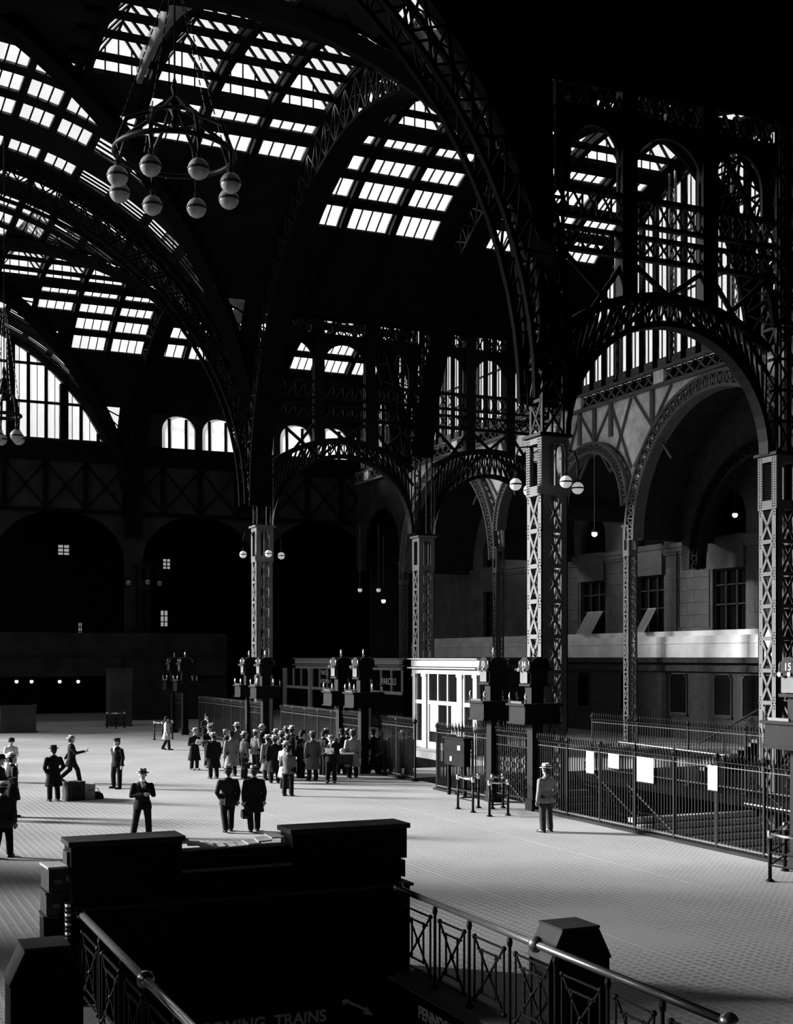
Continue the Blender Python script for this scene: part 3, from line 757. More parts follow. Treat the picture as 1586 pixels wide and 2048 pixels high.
while x < cxe+15.8:
    r_ = 16.1
    def tp(v): return HC0+.2+16.3*math.sqrt(max(0, 1-((v-cxe)/r_)**2))-21.4
    t0_, t1_ = tp(x), tp(x+1.28)
    if max(t0_, t1_) > .3:
        MB().box(x-cxe-.12, x-cxe+.12, -.12, .12, 0, max(.1, t0_)).build('mullion', 'roof_iron', lw2)
        if k % 3 == 0: MB().box(x-cxe-.3, x-cxe+.3, -.4, .3, 0, max(.1, t0_)).build('main_post', 'roof_iron', lw2)
        for hh in (2.7, 5.6, 8.2):
            if hh < min(t0_, t1_)+.3: MB().box(x-cxe+.1, x-cxe+1.2, -.1, .1, hh-.09, hh+.09).build('transom', 'roof_iron', lw2)
        MB().box(x-cxe+.63, x-cxe+.67, -.04, .04, 0, max(.1, (t0_+t1_)/2)).build('glazing_bar', 'roof_iron', lw2)
        hs = [0, 2.7, 5.6, 8.2, 30]
        for h0, h1 in zip(hs, hs[1:]):
            a1, b1 = min(h1, t0_), min(h1, t1_)
            if max(a1, b1) > h0+.1:
                pane(lw2, (x+.1, YE, 21.4+h0), (x+1.2, YE, 21.4+h0), (x+1.2, YE, 21.4+max(h0+.02, b1)), (x+.1, YE, 21.4+max(h0+.02, a1)), m='glass')
    k += 1; x += 1.31
we3 = empty('window_clerestory', (33, YE, 21.2)); we3['kind'] = 'structure'
for (xc, hf, hs, hb, rh) in hE:
    for u in (-.72, .62): MB().box(xc-33+u-.1, xc-33+u+.1, -.1, .1, 0, 2.4).build('mullion', 'roof_iron', we3)
    pane(we3, (xc-1.35, YE, 21.2), (xc+1.35, YE, 21.2), (xc+1.35, YE, 23.9), (xc-1.35, YE, 23.9), m='glass_dirty')
# dark rooms behind the end wall, lower wall with passage
fw = MB(); strip_wall(fw, 'y', 97.5, .5, -30, 28.4, 0, 6.6, [(14.9, 5.3, 3.3, 0, .02)], 6)
fw.box(-30, 28.4, 97.2, 97.8, 4.9, 5.1)
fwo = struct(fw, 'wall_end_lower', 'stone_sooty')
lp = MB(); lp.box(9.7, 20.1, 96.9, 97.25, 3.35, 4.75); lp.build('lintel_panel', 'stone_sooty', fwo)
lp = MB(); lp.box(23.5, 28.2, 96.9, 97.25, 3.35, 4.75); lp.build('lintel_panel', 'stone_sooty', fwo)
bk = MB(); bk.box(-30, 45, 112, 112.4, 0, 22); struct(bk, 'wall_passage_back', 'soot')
for (p, y, w_, h_, lb) in ((160, 1258, 8, 27, 'small dim lit window pane low on the dark end wall'), (328, 1237, 16, 34, 'small lit window with tilted sash on the dark end wall'), (127, 1100, 24, 22, 'faint grid of lit panes high on the dark end wall at left'), (333, 1128, 16, 22, 'faint lit window strips high on the dark end wall')):
    z = 97.3/(cT-sT*((p-793)/2578)); x = z*(cT*((p-793)/2578)+sT); h = 4.75+(1315-y)*z/2578; s_ = z/2578
    Yp = 97.1 if h < 6.5 else 100.0
    if h > 6.5: z = 100/(cT-sT*((p-793)/2578)); x = z*(cT*((p-793)/2578)+sT); h = 4.75+(1315-y)*z/2578
    r = empty('lit_window', (x, Yp, h-h_*s_/2), 0, lb, 'window')
    MB().box(-w_*s_/2, w_*s_/2, -.02, .03, 0, h_*s_).build('pane', 'window_lit', r)
    f = MB()
    for u in (-.5, 0, .5): f.box(u*w_*s_-.04, u*w_*s_+.04, -.06, .0, 0, h_*s_)
    for v in (0, .3, .66, 1): f.box(-w_*s_/2, w_*s_/2, -.06, 0, v*h_*s_-.04, v*h_*s_+.04)
    f.build('frame', 'dark_iron', r)
for p, lb in ((32, 'leftmost lamp bulb in the dark passage'), (62, 'second lamp bulb from the left in the dark passage'), (118, 'third lamp bulb from the left in the dark passage'), (155, 'rightmost lamp bulb in the dark passage')):
    y = 1363; z = 97/(cT-sT*((p-793)/2578)); x = z*(cT*((p-793)/2578)+sT); h = 4.75-(y-1315)*z/2578
    r = empty('passage_lamp', (x, 96.7, h), 0, lb, 'lamp')
    MB().ball((0, 0, 0), .13).build('bulb', 'lamp', r, smooth=True); MB().lathe([(.02, .32), (.05, .28), (.16, .12), (.16, .1)], k=12).build('lamp_shade', 'dark_iron', r)
# stone pedestals by the passage
for (p, y, w_, h_, lb) in ((32, 1464, 2.2, 1.75, 'pale square stone pedestal at left before the dark passage'), (238, 1452, 1.5, 4.0, 'tall round-shouldered stone pier right of the dark passage')):
    x, yy = gpt(p, y); mb = MB(); mb.box(-w_/2, w_/2, -w_/2, w_/2, 0, h_); mb.box(-w_/2-.06, w_/2+.06, -w_/2-.06, w_/2+.06, 0, .12); mb.box(-w_/2-.06, w_/2+.06, -w_/2-.06, w_/2+.06, h_-.12, h_)
    tag(mb.build('stone_pedestal', 'stone_dim', None, (x, yy, 0)), lb, 'pedestal')
# ------------------------------------------------------------ lettering helper
def text(txt, loc, rot, size, m, parent=None, name='lettering', ext=.004, align='LEFT', bold=0):
    cu = bpy.data.curves.new(name, 'FONT'); cu.body = txt; cu.size = size; cu.extrude = ext; cu.align_x = align; cu.offset = bold
    ob = bpy.data.objects.new(name, cu); C.objects.link(ob); bpy.context.view_layer.update()
    me = bpy.data.meshes.new_from_object(ob.evaluated_get(bpy.context.evaluated_depsgraph_get()))
    bpy.data.objects.remove(ob); me.materials.clear(); me.materials.append(M[m])
    o = put(name, me, parent, loc); o.rotation_euler = rot; return o
def yat(p, X):
    t = (p-793)/2578; z = X/(cT*t+sT); return z*(cT-sT*t), z
def cyl_copy(me, name, parent, loc, rz=0): return put(name, me, parent, loc, rz)
# ------------------------------------------------------------ parcel rooms
def parcel_room(X, y0, y1, depth, label, posts, bays, upper_only, signs, h=4.65, sill=2.45):
    r = empty('parcel_room', (X, (y0+y1)/2, 0), 0, label, 'kiosk'); cy_ = (y0+y1)/2
    a, b = y0-cy_, y1-cy_
    MB().box(.12, depth, a, b, 0, 4.5).build('body', 'soot', r)
    c = MB(); c.box(-.1, .2, a, b, 4.28, h); c.build('fascia', 'cream', r)
    MB().box(-.3, .2, a-.1, b+.1, 4.17, 4.23).build('cornice_ledge', 'cream', r)
    MB().box(-.28, depth, a-.1, b+.1, h, h+.05).build('roof_slab', 'cream', r)
    MB().box(-.06, .2, a, b, 3.9, 4.12).build('frieze', 'cream', r)
    for (p, w_) in posts:
        y = yat(p, X)[0]-cy_
        pm = MB(); pm.box(-.1, .15, y-w_/2, y+w_/2, 0, 3.9); pm.box(-.14, .15, y-w_/2-.05, y+w_/2+.05, 3.75, 3.88); pm.build('pilaster', 'cream', r)
    for (p0, p1, n) in bays:
        ya, yb = yat(p0, X)[0]-cy_, yat(p1, X)[0]-cy_
        w_ = empty('window', (0, 0, 0)); w_.parent = r
        MB().box(.05, .09, yb, ya, .1, 3.9).build('dark_glass', 'window_dark', w_)
        for i in range(n+1):
            y = ya+(yb-ya)*i/n; MB().box(-.04, .06, y-.06, y+.06, 0 if not upper_only else sill, 3.9).build('mullion', 'cream', w_)
        MB().box(-.08, .07, yb, ya, sill-.14, sill+.06).build('transom', 'cream', w_)
        if not upper_only: MB().box(-.06, .07, yb, ya, 0, .35).build('apron_panel', 'cream', w_)
    for (txt, p, h_, sz) in signs:
        y = yat(p, X)[0]-cy_
        text(txt, (-.02, y, h_), (R(90), 0, R(-90)), sz, 'lettering', r, 'sign_lettering', align='CENTER')
    return r
pr = parcel_room(28.8, 55.3, 63.2, 1.5, 'brightly lit cream parcel room front with tall windows behind the gates', [(831, .34), (851, .5), (922, .5), (953, .4)], [(834, 847, 1), (858, 916, 3), (929, 950, 1)], False, [])
for p0, p1 in ((861, 875), (903, 915)):
    ya, yb = yat(p0, 28.8)[0], yat(p1, 28.8)[0]
    MB().box(-.01, .03, yb-pr.location.y, ya-pr.location.y, .9, 2.3).build('white_blind', 'paper', pr)
parcel_room(34.0, 76.5, 97, 5, 'cream parcel room front with PARCELS lettering behind the far lattice column', [(569, .3), (620, .34), (673, .4), (737, .34)], [(572, 618, 3), (624, 670, 3), (677, 735, 3), (742, 804, 3)], True, [('PARCEL', 650, 3.45, .5), ('ROOM No 1', 652, 2.85, .42), ('PARCELS', 778, 2.95, .62)])
# ------------------------------------------------------------ fence
def picket_mesh(h=2.3):
    mb = MB(); mb.box(-.013, .013, -.013, .013, .1, h-.12)
    mb.tube([(0,0,h-.16), (-.02,0,h-.05), (-.05,0,h+.06), (-.03,0,h+.17)], [.014,.028,.016,.002], k=5)
    for z in (2.14, 2.21): mb.lathe([(.004, z-.022), (.026, z), (.004, z+.022)], k=6)
    me = mb.mesh('picket'); me.materials.append(M['fence_iron']); return me
PM = picket_mesh()
fpm = MB(); fpm.box(-.03, .03, -.03, .03, 0, 2.2); fpm.ball((0,0,2.3), .085, 8); fpm.lathe([(.03, 2.2), (.07, 2.22), (.03, 2.25)], k=8); fpm.tube([(0,0,2.38), (0,0,2.52)], [.02, .003], 6); fpm.box(-.12, .12, -.12, .12, 0, .04); FPM = fpm.mesh('fence_post'); FPM.materials.append(M['fence_iron'])
def fence(pa, pb, label, zb=0.0, spacing=.13, bay=1.82, curb=True, group=None):
    pa, pb = Vector((*pa, 0)), Vector((*pb, 0)); L = (pb-pa).length; ang = math.atan2((pb-pa).y, (pb-pa).x)-math.pi/2
    r = empty('iron_fence', (pa.x, pa.y, zb), ang, label, 'fence', group)
    n = int(L/spacing); nb = max(1, round(L/bay))
    for i in range(n): put('picket', PM, r, (0, (i+.5)*L/n, 0))
    for i in range(nb+1): put('fence_post', FPM, r, (0, i*L/nb, 0))
    MB().box(-.02, .02, 0, L, 2.05, 2.07).build('top_rail', 'rail_dull', r)
    MB().box(-.015, .015, 0, L, 2.17, 2.19).build('upper_rail', 'fence_iron', r)
    MB().box(-.02, .02, 0, L, .13, .17).build('bottom_rail', 'rail_dull', r)
    if curb: MB().box(-.14, .14, 0, L, 0, .08).build('curb', 'stone_sooty', r)
    return r
fence((20.05, 22.4), (20.05, 34.7), 'long spiked iron fence with four paper notices, right of the gate')
fence((20.05, 37.9), (20.05, 41.9), 'short spiked iron fence left of the gate, ending at the bright floor')
fence((20.15, 42.0), (24.5, 42.0), 'spiked fence running back from the corner left of the gate')
fence((20.6, 52.2), (20.6, 61.0), 'spiked iron fence behind the crowd at the middle gates')
fence((20.6, 66.0), (20.6, 76.5), 'distant spiked fence between the two far gates')
fence((29.2, 23), (29.2, 46.0), 'inner spiked iron fence in front of the dark lower wall', curb=False, spacing=.17, bay=3.4)
fence((20.6, 45.0), (20.6, 48.5), 'spiked fence among the dark figures right of the middle gates')
# ------------------------------------------------------------ gates with sign lanterns
def finial(mb, x, y, z, s=1.0):
    mb.lathe([(.05*s, 0), (.02*s, .04*s), (.06*s, .08*s), (.02*s, .12*s), (.045*s, .2*s), (.005, .32*s)], (x, y, z), 8)
def sign_post(x, y, label, num=None, word=None, group=None):
    r = empty('gate_sign', (x, y, 0), 0, label, 'sign', group)
    p = MB(); p.box(-.17, .17, -.17, .17, 0, 2.72); p.box(-.21, .21, -.21, .21, 0, .35); p.box(-.2, .2, -.2, .2, 1.0, 1.05); p.box(-.2, .2, -.2, .2, .7, .74)
    p.build('post', 'fence_iron', r)
    b = MB(); b.box(-.62, .62, -.5, .5, 2.74, 3.26); b.box(-.7, .7, -.58, .58, 3.26, 3.33); b.box(-.66, .66, -.54, .54, 2.70, 2.76)
    b.build('sign_box', 'fence_iron', r)
    MB().box(-.66, -.6, -.34, .34, 3.335, 3.4).build('tray_lip', 'rail', r)
    f = MB()
    for sx in (-.6, .6):
        for sy in (-.5, .5): finial(f, sx, sy, 3.34)
    f.build('finials'.rstrip('s'), 'rail', r)['kind'] = 'stuff'
    MB().box(-.22, .22, -.2, .2, 3.33, 3.86).build('neck', 'fence_iron', r)
    l = MB(); l.box(-.36, .36, -.34, .34, 3.86, 3.93); l.box(-.3, .3, -.3, .3, 3.93, 4.36); l.box(-.46, .46, -.44, .44, 4.34, 4.41)
    N = 8
    arc = [(.36*math.cos(math.pi*i/N), 4.41+.36*math.sin(math.pi*i/N)) for i in range(N+1)]
    l.prism(arc, 'x', -.36, .36); l.prism(arc, 'y', -.34, .34)
    l.build('lantern', 'fence_iron', r)
    for s_ in (-1, 1): MB().tube([(-.5, s_*.16, 4.37), (-.36, s_*.16, 4.37)], .06, 8).build('scroll_roll', 'rail', r)
    f = MB(); finial(f, 0, 0, 4.74, 1.1)
    for sx in (-.36, .36):
        for sy in (-.3, .3): finial(f, sx, sy, 4.42, .7)
    f.build('crest_finial', 'rail', r)['kind'] = 'stuff'
    d = MB(); d.box(-.385, -.36, -.22, .22, 3.96, 4.3); d.build('destination_card', 'column_paint', r)
    d2 = MB(); arc2 = [(.25*math.cos(math.pi*i/N), 4.43+.27*math.sin(math.pi*i/N)) for i in range(N+1)]; d2.prism(arc2, 'x', -.375, -.355); d2.build('number_plate', 'sooty_paint', r)
    if num:
        text(num, (-.385, 0, 4.46), (R(90), 0, R(-90)), .24, 'lettering', r, 'track_number', align='CENTER')
    return r
def gate(yA, yB, desc, nums=(None, None), x=20.05):
    sign_post(x, yA, 'iron gate post with arched lantern sign, ' + desc[0], nums[0]); sign_post(x, yB, 'iron gate post with arched lantern sign, ' + desc[1], nums[1])
    a, b = min(yA, yB)+.2, max(yA, yB)-.2
    g = empty('track_gate', (x, a, 0), 0, desc[2], 'gate'); n = int((b-a)/.14)
    for i in range(n): put('picket', PM, g, (0, (i+.5)*(b-a)/n, .1))
    for z in (2.2, 2.36, 1.9, .3): MB().box(-.03, .03, 0, b-a, z, z+.04).build('gate_rail', 'fence_iron', g)
    la = MB(); m_ = int((b-a)/.2)
    for i in range(m_):
        u, v = (b-a)*i/m_, (b-a)*(i+1)/m_
        for k in range(5): la.bar((.03, u, .35+k*.32), (.03, v, .35+(k+1)*.32), .02, .015); la.bar((.03, v, .35+k*.32), (.03, u, .35+(k+1)*.32), .02, .015)
    la.build('folding_lattice', 'fence_iron', g)['kind'] = 'stuff'
    sc_ = MB()
    for y in (.12, b-a-.12):
        for k in range(3): sc_.tube([(0, y+.06*math.cos(t*.9), 2.45+k*.12+.05*math.sin(t*.9)) for t in range(7)], .012, 5)
    sc_.build('scroll_ornament', 'rail', g)['kind'] = 'stuff'
gate(34.9, 37.6, ('numbered 14, beside the tall lit column', 'numbered 13, left of number 14', 'folding lattice gate between signs 13 and 14'), ('14', '13'))
gate(48.9, 51.4, ('right of the pair above the crowd', 'left of the pair above the crowd', 'dark folding gate behind the right of the crowd'))
gate(61.9, 64.6, ('right of the pair below the slim far column', 'left of the pair below the slim far column', 'far folding gate with lit uprights left of the crowd'))
gate(77.8, 80.5, ('right of the farthest pair', 'left of the farthest pair', 'farthest dark folding gate'))
sign_post(20.05, 22.9, 'iron gate post with arched lantern sign numbered 15, cut by the right edge', '15')
# notices on the fence, sign board behind it
for (p, y0, y1, w_, lb) in ((1181, 1503, 1546, 15, 'narrow white paper notice, leftmost of four on the long fence'), (1228, 1508, 1536, 21, 'small white paper notice, second from left on the long fence'), (1291, 1515, 1564, 33, 'largest white paper notice on the long fence'), (1426, 1531, 1580, 19, 'narrow white paper notice, rightmost on the long fence'), (937, 1477, 1496, 13, 'small white paper notice on the fence left of gate 13')):
    Y, z = yat(p, 19.98); h0 = 4.75-(y1-1315)*z/2578; h1 = 4.75-(y0-1315)*z/2578; wd = w_*z/2578/(.403+.915*(p-793)/2578)
    n_ = empty('paper_notice', (19.97, Y, h0), 0, lb, 'notice')
    MB().box(-.006, .006, -wd/2, wd/2, 0, h1-h0).build('sheet', 'paper', n_)
    MB().box(-.014, .014, -wd/2-.02, wd/2+.02, -.03, 0).build('bottom_batten', 'fence_iron', n_)
    if w_ > 30:
        for k in range(5): text(('NOTICE', 'TRAINS', '- - - -', '- - - -', '- -')[k] if k < 0 else '', (-.01, 0, .2), (R(90),0,R(-90)), .1, 'lettering_dim', n_) if False else None
        for k, ww in enumerate((.8, .5, .7, .6, .7)): MB().box(-.009, -.006, -wd*ww/2, wd*ww/2, (h1-h0)*(.85-k*.15), (h1-h0)*(.85-k*.15)+.02).build('text_line', 'cloth_light', n_)
bx, by = 19.7, 39.6
sb = empty('notice_stand', (bx, by, 0), 0, 'dark wooden board on the fence left of gate 13', 'board')
m_ = MB(); m_.box(-.1, .15, -.75, .75, 1.05, 1.95); m_.box(-.16, .2, -.82, .82, 1.95, 2.02); m_.box(-.14, .15, -.8, .8, 1.52, 1.56); m_.build('board', 'wood_dark', sb)
for s_ in (-.6, .6): MB().box(-.05, .05, s_-.05, s_+.05, 0, 1.05).build('leg', 'wood_dark', sb)
MB().box(-.13, -.1, -.5, -.3, 1.6, 1.75).build('card', 'paper', sb); MB().box(-.13, -.1, .15, .28, 1.2, 1.35).build('card', 'paper', sb)
# brass-topped queue barriers
def barrier(pts, label, h=1.02):
    """pts: floor points in order; brass rail over them"""
    o = Vector((*pts[0], 0)); r = empty('queue_barrier', tuple(o), 0, label, 'barrier'); P = [Vector((*p, 0))-o for p in pts]
    for p in P:
        m_ = MB(); m_.tube([(p.x, p.y, 0), (p.x, p.y, h-.05)], .04, 8); m_.lathe([(.09, 0), (.09, .03), (.045, .06)], (p.x, p.y, 0), 10); m_.build('leg', 'fence_iron', r, smooth=True)
        MB().lathe([(.05, -.1), (.06, -.05), (.06, .04), (.045, .07)], (p.x, p.y, h), 10).build('brass_cap', 'brass', r, smooth=True)
    for a, b in zip(P, P[1:]):
        MB().tube([(a.x, a.y, h), tuple((a+b)/2+Vector((0,0,h-.03))), (b.x, b.y, h)], .035, 8).build('brass_rail', 'brass', r, smooth=True)
        for z in (.35, .62): MB().tube([(a.x, a.y, z), (b.x, b.y, z)], .022, 6).build('lower_rail', 'fence_iron', r)
    return r
barrier([gpt(957, 1616), gpt(916, 1618), gpt(946, 1625)], 'brass topped queue barrier, left of the pair before gate 13')
barrier([gpt(1016, 1631), gpt(979, 1633), gpt(985, 1618), gpt(1006, 1616)], 'brass topped queue barrier, right of the pair before gate 13')
barrier([gpt(1600, 1775), gpt(1540, 1763), gpt(1570, 1742)], 'brass topped queue barrier at the right frame edge')
barrier([gpt(309, 1480), gpt(325, 1481), gpt(345, 1478)], 'distant queue barrier beside the man in the pale coat')
barrier([gpt(214, 1456), gpt(232, 1457), gpt(249, 1456)], 'farthest queue barrier before the dark stone pier')
# ------------------------------------------------------------ globes
def globe(parent, loc, r_, m='opal', name='globe'):
    g = MB().ball((0,0,0), r_, 20).build(name, m, parent, loc, smooth=True)
    MB().lathe([(r_*.99, -r_*.13), (r_*1.04, -r_*.08), (r_*1.04, r_*.08), (r_*.99, r_*.13)], k=20).build('equator_band', 'globe_band', g)
    cpm = MB(); cpm.lathe([(r_*.3, r_*.95), (r_*.36, r_*1.02), (r_*.16, r_*1.2), (r_*.3, r_*1.4), (r_*.08, r_*1.7)], k=10); cpm.build('cap', 'dark_iron', g)
    return g
def bracket_lamp(x, y, h, r_, reach, label, gm='opal'):
    r = empty('column_lamp', (x, y, h), 0, label, 'lamp')
    for dx, dy in ((-1,0), (0,-1), (1,0), (0,1)):
        a = .5; MB().tube([(dx*a, dy*a, r_*2+.5), (dx*(a+.15), dy*(a+.15), r_*2+.85), (dx*(reach-.12), dy*(reach-.12), r_*2+.8), (dx*reach, dy*reach, r_*2+.45), (dx*reach, dy*reach, r_*1.6)], .03, 6).build('bracket_arm', 'dark_iron', r)
        globe(r, (dx*reach, dy*reach, 0), r_, gm)
    return r
bracket_lamp(21.5, 36.6, 10.35, .2, 1.17, 'four globe bracket lamp on the tall lit column', 'lamp_dim')
bracket_lamp(21.9, 68.1, 10.4, .2, 1.1, 'four globe bracket lamp on the slim far column', 'lamp_dim')
bracket_lamp(22.3, 99.0, 10.5, .2, 1.2, 'distant globe lamp on the farthest dark column')
def chandelier(x, y, h, rad, r_, label, n=8, top=31, phase=-.244):
    r = empty('globe_chandelier', (x, y, h), 0, label, 'chandelier')
    t = [(rad*math.cos(2*math.pi*i/32), rad*math.sin(2*math.pi*i/32), 1.0) for i in range(33)]
    MB().tube(t, .085, 8).build('ring', 'dark_iron', r, smooth=True)
    t = [(rad*.45*math.cos(2*math.pi*i/20), rad*.45*math.sin(2*math.pi*i/20), 2.1) for i in range(21)]
    MB().tube(t, .06, 6).build('inner_ring', 'dark_iron', r)
    for i in range(n):
        a = 2*math.pi*(i+.5)/n+phase; c_, s_ = math.cos(a), math.sin(a)
        globe(r, (rad*c_, rad*s_, 0), r_)
        MB().tube([(rad*c_, rad*s_, r_*1.5), (rad*c_, rad*s_, 1.05), (rad*.85*c_, rad*.85*s_, 1.75), (rad*.45*c_, rad*.45*s_, 2.1), (.1*c_, .1*s_, 2.7)], [.05,.07,.07,.06,.05], 6).build('arm', 'dark_iron', r, smooth=True)
    MB().lathe([(.03, 1.7), (.14, 1.85), (.07, 2.1), (.2, 2.4), (.06, 2.8), (.12, 3.0), (.03, 3.3)], k=12).build('hub', 'dark_iron', r, smooth=True)
    for i in range(4):
        a = math.pi/2*i+.3; ch = MB(); n_ = int((top-h-3)/.35)
        for k in range(18):
            f = k/18; g_ = (k+.7)/18
            ch.bar((rad*math.cos(a)*(1-f*.9), rad*math.sin(a)*(1-f*.9), 1.6+f*4.5), (rad*math.cos(a)*(1-g_*.9), rad*math.sin(a)*(1-g_*.9), 1.6+g_*4.5), .03, .03)
        ch.build('chain', 'dark_iron', r)['kind'] = 'stuff'
    MB().tube([(0, 0, 3.2), (0, 0, top-h)], .03, 6).build('hanger', 'dark_iron', r)
    return r
chandelier(9.5, 38.1, 18.85, 1.78, .31, 'large ring of eight banded globe lamps hanging high at upper left')
zc = 60.0; chandelier(*(lambda t, z: (z*(cT*t+sT), z*(cT-sT*t)))((8-793)/2578, zc), 4.75+(1315-874)*zc/2578, .75, .29, 'smaller globe chandelier before the lunette at the left frame edge', n=5, top=29)
for (p, y, z, lb, hh) in ((1189, 1068, 62, 'single bare lamp glowing in the left right-hand arch', 0), (1470, 1030, 66, 'small bright lamp inside the large right arch', 0), (720, 1180, 80, 'dim left globe of the three far lamps at centre', 0), (757, 1180, 80, 'dim middle globe of the three far lamps at centre', 0), (767, 1202, 80, 'small bright lamp hanging below the far dim globes', 0)):
    t = (p-793)/2578; x, yy, h = z*(cT*t+sT), z*(cT-sT*t), 4.75+(1315-y)*z/2578
    r = empty('hanging_lamp', (x, yy, h), 0, lb, 'lamp'); MB().ball((0,0,0), .14).build('bulb', 'lamp' if y not in (1180,) else 'lamp_dim', r, smooth=True)
    MB().lathe([(.02, .3), (.06, .22), (.17, .1), (.17, .08)], k=12).build('lamp_shade', 'dark_iron', r); MB().tube([(0,0,.25), (0,0,4 if z > 61 else 3)], .015, 5).build('cord', 'dark_iron', r)
# ------------------------------------------------------------ stairs behind the fence
def stairs(x0, x1, y0, dy, n, z0, dz, label, m='stone'):
    r = empty('staircase', (x0, y0, z0), 0, label, 'stairs')
    for i in range(n):
        MB().box(0, x1-x0, min(i*dy, (i+1)*dy), max(i*dy, (i+1)*dy)-.02, i*dz-.14, i*dz).build('step', m, r)
        MB().box(0, x1-x0, i*dy-.02, i*dy+.02, i*dz-.3, i*dz-.1).build('riser', 'wood_dark', r)
    for s_ in (0, x1-x0):
        MB().tube([(s_, 0, 1), (s_, n*dy, n*dz+1), (s_, n*dy+dy, n*dz+1)], .045, 8).build('handrail', 'fence_iron', r)
        for i in range(0, n+1, 4): MB().tube([(s_, i*dy, i*dz), (s_, i*dy, i*dz+1)], .02, 6).build('baluster', 'fence_iron', r)
        for i in range(0, n-3, 4):
            MB().bar((s_, i*dy, i*dz+.2), (s_, (i+4)*dy, (i+4)*dz+.9), .02, .02).build('diagonal_bar', 'fence_iron', r); MB().bar((s_, i*dy, i*dz+.9), (s_, (i+4)*dy, (i+4)*dz+.2), .02, .02).build('diagonal_bar', 'fence_iron', r)
    return r
stairs(33.5, 36.5, 44.5, -.42, 18, .15, .17, 'stone staircase climbing rightward behind the inner fence')
stairs(22.2, 26.8, 33.0, -.34, 24, -.1, -.17, 'stone stairs going down to the tracks behind the long fence', 'stone_light')
stairs(22.2, 26.0, 41.5, -.4, 8, -.2, -.2, 'dark stairs going down behind the folding gate', 'stone')
tag(MB().tube([(23, 28.5, .74), (23, 19, .66)], .04, 8).build('brass_handrail', 'brass'), 'long gleaming brass handrail seen through the long fence', 'rail')
rr = empty('stair_guard', (28.2, 38, 0), 0, 'gleaming short brass topped guard rail between the two fences', 'rail')
MB().tube([(0, -2, 1.38), (0, 4.5, 1.45)], .04, 8).build('brass_rail', 'brass', rr)
for v in (-2, 1, 4.5): MB().tube([(0, v, -.3), (0, v, 1.4)], .03, 6).build('post', 'fence_iron', rr)
# ------------------------------------------------------------ foreground stairwell: railings, news kiosk, boxes, signs
def railing(x, y0, y1, posts, spheres, label, hR=1.33, hide=None):
    r = empty('stair_railing', (x, y0, .14), 0, label, 'railing'); hh = hR-.14
    MB().tube([(0, 0, hh), (0, y1-y0, hh)], .047, 12).build('handrail', 'rail', r, smooth=True)
    for s_ in spheres: MB().ball((0, s_-y0, hh), .1, 16).build('ball', 'rail', r, smooth=True)
    for p in posts:
        m_ = MB(); m_.tube([(0, p-y0, 0), (0, p-y0, hh)], .022, 8); m_.lathe([(.06, 0), (.06, .03), (.03, .08)], (0, p-y0, 0), 8); m_.lathe([(.03, hh-.16), (.04, hh-.1), (.03, hh-.05)], (0, p-y0, 0), 8); m_.build('baluster', 'fence_iron', r)
    for a, b in zip(posts, posts[1:]):
        a, b = sorted((a-y0, b-y0)); a += .15; b -= .15; z0, z1 = .14, hh-.22; q = (b-a)*.27
        def br_(p, q_, w_=.022): MB().bar(p, q_, w_, w_).build('panel_bar', 'fence_iron', r)
        for v in (a, b, a+q, b-q): br_((0, v, z0 if v in (a, b) else z0+.12), (0, v, z1 if v in (a, b) else z1-.12))
        br_((0, a, z0), (0, b, z0)); br_((0, a, z1), (0, b, z1)); br_((0, a+q*.4, z0+.14), (0, b-q*.4, z0+.14)); br_((0, a+q*.4, z1-.14), (0, b-q*.4, z1-.14))
        br_((0, a, z0), (0, b, z1)); br_((0, a, z1), (0, b, z0))
        bl = MB()
        for (v, z) in ((a, z0), (b, z0), (a, z1), (b, z1), ((a+b)/2, (z0+z1)/2)): bl.ball((0, v, z), .036, 8)
        bl.build('panel_knob', 'fence_iron', r)['kind'] = 'stuff'
    return r
railing(7.72, 9.75, 17.5, [17.35, 16.2, 15.15, 14.05, 12.95, 11.85, 10.85, 9.85], [17.5, 13.4, 9.8], 'iron stair railing with X panels and round handrail, right of the kiosk')
railing(3.08, 7.0, 17.6, [17.45, 16.1, 14.8, 13.6, 12.3, 11.0, 9.7, 8.4], [17.6, 13.6], 'dark iron stair railing with gleaming handrail at lower left')
kx0, kx1, ky = 2.98, 7.93, 17.62
kk = empty('news_kiosk', ((kx0+kx1)/2, ky, 0), 0, 'large black wooden kiosk with its back to the stairwell', 'kiosk'); kc = (kx0+kx1)/2
def kb(x0, x1, y0, y1, z0, z1, n='panel', m='wood_dark', par=None): return MB().box(x0-kc, x1-kc, y0-ky, y1-ky, z0, z1).build(n, m, par or kk)
kb(kx0, kx1+.05, ky, ky+.75, 0, 1.33, 'base_cabinet'); kb(kx0-.03, kx1+.1, ky-.03, ky+.8, 1.33, 1.37, 'counter_ledge', 'wood_panel')  # counter ledge paler than the case, a highlight put into its colour
kb(kx0+.03, kx1-.08, ky+.03, ky+.5, 1.37, 1.75, 'lower_case'); kb(kx0, 4.5, ky+.0, ky+.52, 1.75, 2.2, 'left_case'); kb(6.12, kx1, ky+.0, ky+.52, 1.75, 2.2, 'right_case')
kb(kx0-.04, 4.54, ky-.04, ky+.58, 2.2, 2.27, 'left_lid', 'wood_panel'); kb(6.08, kx1+.04, ky-.04, ky+.58, 2.2, 2.27, 'right_lid', 'wood_panel')
kb(4.5, 6.12, ky+.14, ky+.5, 1.75, 2.02, 'middle_case'); kb(4.5, 6.12, ky+.0, ky+.16, 1.75, 1.79, 'display_ledge', 'column_paint'); kb(4.5, 6.12, ky+.1, ky+.16, 1.93, 1.95, 'display_strip', 'wood_panel')  # display ledge coloured pale to stand for its highlight
